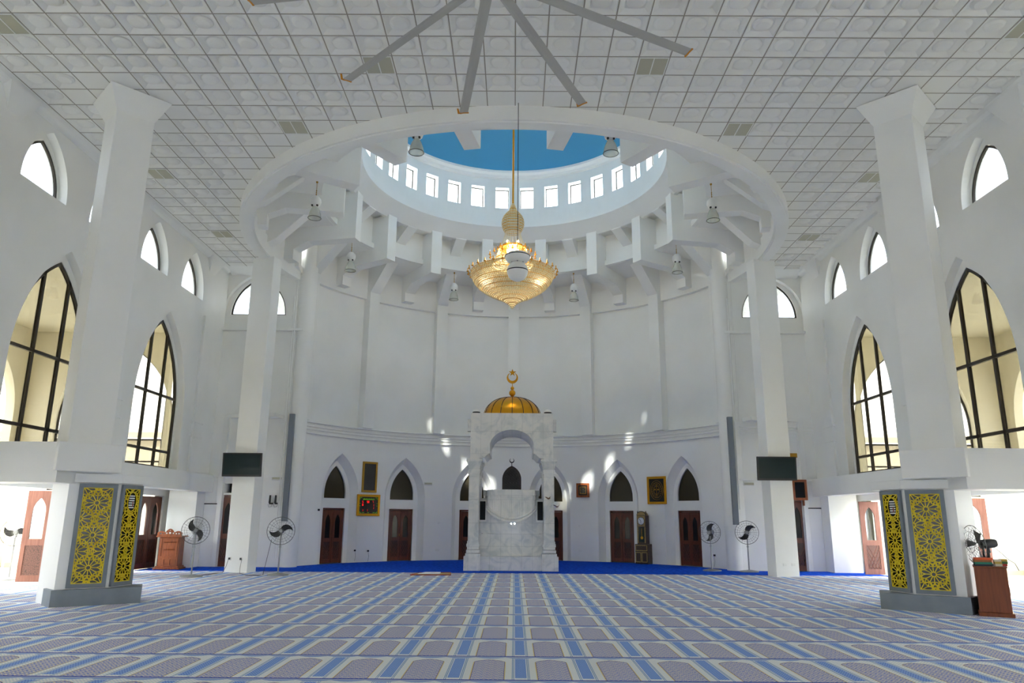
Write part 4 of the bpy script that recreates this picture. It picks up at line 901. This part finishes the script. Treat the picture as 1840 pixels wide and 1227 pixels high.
for x, lb in ((-8.21, 'left one of two small black wall loudspeakers'), (-8.02, 'right one of two small black wall loudspeakers')):
    q = thing('wall_loudspeaker', lb, 'loudspeaker', (x, 25.48, 2.2)); obj('body', MB().slab([(-.03, -.09, -.1), (.03, -.07, -.13), (.03, -.07, .16), (-.02, -.09, .16)], (.0, .04, 0)), 'black', q, bevel=.008); obj('bracket', MB().box(-.02, .1, -.06, .02, -.14, -.09), 'black', q)
    obj('wire', MB().tube([(.08, -.04, -.13), (.06, -.05, -.22), (-.02, -.05, -.24), (-.06, -.04, -.14)], .005, 4), 'black', q)
def socket(loc, rz, w, lb, plug=False):
    q = thing('wall_socket', lb, 'socket', loc, rz); obj('plate', MB().box(-w/2, w/2, -.015, 0, -.045, .045), 'white', q, bevel=.004)
    if plug: obj('plug', MB().box(-.03, .03, -.06, -.015, -.03, .03), 'black', q); obj('cord', MB().tube([(0, -.05, -.03), (.03, -.06, -.2), (-.01, -.06, -.38)], .005, 4), 'black', q)
for th, z, w, lb, pl in ((-46.3, .45, .09, 'black plugged socket at the foot of the wall below the digital clock', True), (-42.2, .42, .16, 'double socket low on the wall below the digital clock', True), (-21.5, .42, .17, 'double wall socket right of the second door', False), (-21.3, 1.45, .09, 'light switch right of the second door', False),
                         (19.6, .42, .17, 'double wall socket low on the wall under the small square picture', False), (19.4, 1.38, .08, 'light switch under the small square picture', False), (42.3, .40, .15, 'low wall socket under the gold calligraphy picture', False), (42.1, 1.4, .08, 'light switch under the gold calligraphy picture', False), (61, .45, .08, 'black plug in a socket behind the rightmost fans', True)):
    (loc, rz) = on_wall(R(th), z); socket(loc, rz, w, lb, pl)
(loc, rz) = on_wall(R(-58.8), 1.9); q = thing('bell_button', 'small black device on the wall left of the leftmost door', 'button', loc, rz); obj('body', MB().box(-.035, .035, -.05, 0, -.035, .035), 'black', q, bevel=.01)
tag(obj('notice_card', MB().box(9.5, 9.78, 25.47, 25.5, 3.75, 3.9), 'goldframe'), 'small gold notice above the right television', 'notice')
# wall cabinet right
t = thing('wall_cabinet', 'small wooden wall cabinet with glass door behind the right television column', 'cabinet', (9.72, 25.4, 2.66))
obj('body', MB().plate(rect(-.24, .24, -.34, .34), [rect(-.17, .17, -.26, .26)], .08, lambda u, v, w: (u, -.1+w, v)).box(-.24, .24, -.02, .08, -.34, .34), 'oak', t); obj('glass_door', MB().box(-.17, .17, -.06, -.05, -.26, .26), 'dglass', t); obj('drop_bracket', MB().box(.1, .14, -.05, .05, -.52, -.34), 'oak', t)

# ---------------------------------------------------------------- furniture
t = thing('carved_cabinet', 'carved orange wooden rostrum with pierced crest in the left back corner', 'cabinet', (-10.86, 24.3, .018), R(8))
bdy = obj('body', MB().box(-.3, .3, -.28, .28, .08, .98), 'oak', t, bevel=.01)
cv = MB().plate(rect(-.26, .26, .36, .94), [rect(-.22, .22, .4, .9)], -.02, lambda u, v, w: (u, -.28+w, v))
for k in range(3): cv.box(-.25+k*.175, -.1+k*.175, -.30, -.28, .14, .3)
for k in range(9): cv.tube([(-.16+.04*k, -.285, .8), (-.14+.04*k, -.292, .84), (-.12+.04*k, -.285, .8)], .008, 4)
for k in range(8): cv.tube([(-.14+.04*k, -.285, .58), (-.12+.04*k, -.292, .62), (-.10+.04*k, -.285, .58)], .008, 4)
obj('carving', cv, 'oak', bdy)
obj('foot', MB().box(-.4, .4, -.36, .34, 0, .05).box(-.35, .35, -.32, .3, .05, .1), 'oak', t, bevel=.01)
obj('top_shelf', MB().box(-.39, .39, -.36, .32, .98, 1.02), 'oak', t, bevel=.008)
cr2 = [(-.37, 1.02)]+[(-.37+.24*i/6, 1.12+.05*math.sin(PI*i/6)) for i in range(7)]+[(-.13+.26*i/8, 1.14+.1*math.sin(PI*i/8)) for i in range(1, 8)]+[(.13+.24*i/6, 1.12+.05*math.sin(PI*i/6)) for i in range(7)]+[(.37, 1.02)]
hl = []
for cx, cz, r_ in ((-.27, 1.09, .03), (-.19, 1.09, .028), (-.1, 1.10, .03), (0, 1.11, .04), (0, 1.19, .02), (.1, 1.10, .03), (.19, 1.09, .028), (.27, 1.09, .03)): hl.append([(cx+r_*math.cos(2*PI*k/8), cz+r_*.85*math.sin(2*PI*k/8)) for k in range(8)])
obj('pierced_crest', MB().plate(cr2, hl, .04, lambda u, v, w: (u, -.34+w, v)), 'oak', t)
# brown cabinet with fan and books, right foreground
t = thing('brown_cabinet', 'tall brown veneer cabinet beside the right column casing', 'cabinet', (8.82, 14.12, .012), R(-30))
obj('body', MB().box(-.25, .25, -.25, .25, .07, .84), 'cab', t, bevel=.008)
obj('skirting', MB().box(-.27, .28, -.28, .27, 0, .07), 'cab', t, bevel=.01); obj('worktop', MB().box(-.265, .265, -.265, .265, .84, .865), 'cab', t, bevel=.006)
obj('side_plate', MB().box(.25, .265, -.05, .03, .36, .5), 'frame', t)
BT = .879
def book(x, y, z, w, d, h, rz, m, lb):
    q = thing('book', lb, 'book', (x, y, z), rz, 'books on the brown cabinet'); obj('cover', MB().box(-w/2, w/2, -d/2, d/2, 0, h*.12).box(-w/2, w/2, -d/2, d/2, h*.88, h).box(-w/2, -w/2+.004, -d/2, d/2, 0, h).box(-w/2, w/2, -d/2, -d/2+.004, 0, h), m, q); obj('pages', MB().box(-w/2+.006, w/2-.004, -d/2+.005, d/2-.004, h*.12, h*.88), 'paper', q)
B = {k: mat('book_cloth_'+k, v, .6) for k, v in dict(teal=(30, 120, 96), navy=(34, 44, 60), brown=(150, 96, 50), orange=(222, 92, 40), gold=(190, 160, 70), green=(60, 100, 50), red=(170, 40, 36), cream=(214, 204, 180)).items()}
stacks = [(8.66, 14.04, [(B['navy'], .03), (B['teal'], .035), (B['brown'], .035), (B['orange'], .04)], ['bottom dark book of the left pile', 'teal book, second from the bottom of the left pile', 'brown book under the orange one in the left pile', 'orange book on top of the left pile']),
          (8.87, 13.95, [(B['cream'], .04), (B['gold'], .04), (B['cream'], .035)], ['cream book at the bottom of the middle pile', 'gold book in the middle pile', 'cream book on top of the middle pile']),
          (9.0, 14.0, [(B['red'], .04), (B['green'], .04), (B['gold'], .04)], ['red book at the bottom of the right pile', 'green book in the right pile', 'gold book on top of the right pile'])]
for si, (x, y, bs, lbs) in enumerate(stacks):
    z = BT
    for (m_, h), lb in zip(bs, lbs): book(x+random.uniform(-.01, .01), y, z, (.28 if si == 0 else .11), .15, h, R(-20+random.uniform(-3, 3)), m_, lb+' on the brown cabinet'); z += h+.001
# desk fan seen from the side, turned to the left
t = thing('desk_fan', 'dark desk fan seen from the side, standing on the brown cabinet', 'fan', (8.92, 14.26, BT), R(0))
obj('stand', MB().lathe([(.001, 0), (.1, 0), (.1, .02), (.03, .04), (.025, .28), (.001, .28)], (0, 0, 0), 20), 'frame', t, smooth=True)
hd = bpy.data.objects.new('fan_head', None); COL.objects.link(hd); hd.parent = t; hd.location = (0, 0, .38); hd.rotation_euler = (0, R(-6), R(0))
obj('motor', MB().tube([(-.14, 0, 0), (-.12, 0, 0), (.1, 0, 0), (.16, 0, 0), (.18, 0, 0)], [.03, .085, .085, .07, .03], 16), 'black', hd, smooth=True)
obj('yoke', MB().tube([(-.1, -.03, -.02), (-.13, -.04, -.2), (-.06, 0, -.36)], .022, 8).tube([(0, 0, -.05), (.01, 0, -.16)], .03, 8), 'black', hd)
cgm = MB(); rad = .36
for xx, rr, th_ in ((-.24, rad, .007), (-.29, rad*.7, .003), (-.32, rad*.35, .004), (-.18, rad*.75, .003), (-.15, rad*.35, .004)): cgm.tube([(xx, rr*math.cos(2*PI*k/36), rr*math.sin(2*PI*k/36)) for k in range(36)], th_, 5, True)
for k in range(20):
    a = 2*PI*k/20; ca, sa = math.cos(a), math.sin(a)
    cgm.tube([(-.33, .04*ca, .04*sa), (-.31, rad*.5*ca, rad*.5*sa), (-.28, rad*.85*ca, rad*.85*sa), (-.24, rad*ca, rad*sa), (-.18, rad*.75*ca, rad*.75*sa), (-.14, rad*.2*ca, rad*.2*sa)], .003, 3)
obj('cage', cgm, 'wire', hd)
b = MB()
for q in range(3): a = 2*PI*q/3; b.slab([(-.2, .04*math.cos(a), .04*math.sin(a)), (-.26, .3*math.cos(a-.2), .3*math.sin(a-.2)), (-.21, .3*math.cos(a+.3), .3*math.sin(a+.3)), (-.17, .05*math.cos(a+.8), .05*math.sin(a+.8))], (.008, 0, 0))
obj('blades', b, 'wire', hd); obj('cord', MB().tube([(.12, 0, -.08), (.2, 0, -.16), (.26, -.1, -.3), (.30, -.2, -.37), (.33, -.22, -.5)], .007, 5), 'black', hd)
# prayer mat with a white cloth
t = thing('prayer_mat', 'tan straw mat with red edges lying on the carpet before the pulpit', 'mat', (-2.36, 23.06, .0125))
obj('woven_field', MB().prism([(-.6, -.55), (.58, -.45), (.5, .45), (-.42, .38)], 0, .012), 'tan', t)
bm_ = [(-.6, -.55, .012), (.58, -.45, .012), (.5, .45, .012), (-.42, .38, .012)]; obj('red_edging', MB().tube(bm_, .014, 5, True), 'redbind', t)
t = thing('folded_cloth', 'white folded cloth lying on the straw mat', 'cloth', (-2.42, 23.09, .028)); obj('cloth', MB().prism([(-.36, -.32), (.3, -.3), (.26, .38), (-.22, .36)], 0, .02), 'paper', t, bevel=.006)
# birds
for x, y, z, rz, lb in ((1.15, 23.8, 2.27, R(40), 'small brown bird flying past the right pulpit pillar'), (1.42, 23.8, 2.02, R(-60), 'small brown bird flying low beside the right pulpit pillar')):
    q = thing('bird', lb, 'bird', (x, y, z), rz)
    obj('body', MB().tube([(-.07, 0, .02), (-.05, 0, .01), (-.01, 0, 0), (.04, 0, .0), (.065, 0, .015), (.085, 0, .012), (.1, 0, .008)], [.004, .012, .022, .018, .015, .01, .002], 8), M['birdm'] if 'birdm' in M else M.setdefault('birdm', mat('brown_feathers', (96, 70, 50), .8)), q, smooth=True)
    for s in (-1, 1): obj('wing', MB().slab([(.03, s*.01, .01), (.02, s*.09, .05), (-.03, s*.13, .06), (-.03, s*.05, .02), (-.02, s*.01, .01)], (0, 0, .004)), M['birdm'], q)
    obj('tail', MB().slab([(-.06, -.008, .018), (-.12, -.02, .03), (-.12, .02, .03), (-.06, .008, .018)], (0, 0, .003)), M['birdm'], q)
# trailing cables on the carpet
def cable(pts, lb): tag(obj('power_cable', MB().tube(pts, .007, 5), 'frame'), lb, 'cable')
cable([(-8.47, 22.86, .4), (-8.5, 22.8, .2), (-8.55, 22.7, .03), (-8.7, 22.3, .022), (-8.8, 21.65, .022)], 'dark cable from the left socket of the left television column to a fan')
cable([(-8.05, 22.8, .4), (-8.05, 22.72, .15), (-8.0, 22.6, .022), (-7.6, 22.0, .022), (-7.2, 21.9, .022), (-7.15, 22.1, .022), (-6.95, 22.0, 1.0)], 'dark cable hanging from the second fan to the television column')
# foliage outside
for x, y, z, r_, lb in ((-25, 20, 1.6, 2.6, 'green bush outside beyond the left verandah'), (26, 17, 2.0, 3.2, 'green bush outside beyond the right verandah'), (24, 24, 2.0, 3, 'second green bush outside beyond the right verandah')):
    q = thing('bush', lb, 'bush', (x, y, -.2)); mb = MB()
    for k in range(900):
        a = random.uniform(0, 2*PI); e_ = math.asin(random.uniform(-.6, 1)); rr = r_*random.uniform(.6, 1); c = Vector((rr*math.cos(e_)*math.cos(a), rr*math.cos(e_)*math.sin(a), z+rr*math.sin(e_))); n_ = Vector((random.gauss(0, 1), random.gauss(0, 1), random.gauss(0, 1))).normalized(); u_ = n_.orthogonal().normalized()*.14; w_ = n_.cross(u_)
        mb.add([c-u_, c-w_*.6, c+u_, c+w_*.6], [(0, 1, 2, 3)])
    obj('foliage', mb, 'leaf', q, recalc=False); obj('trunk', MB().tube([(0, 0, 0), (0, 0, z)], .12, 8), 'wood', q)
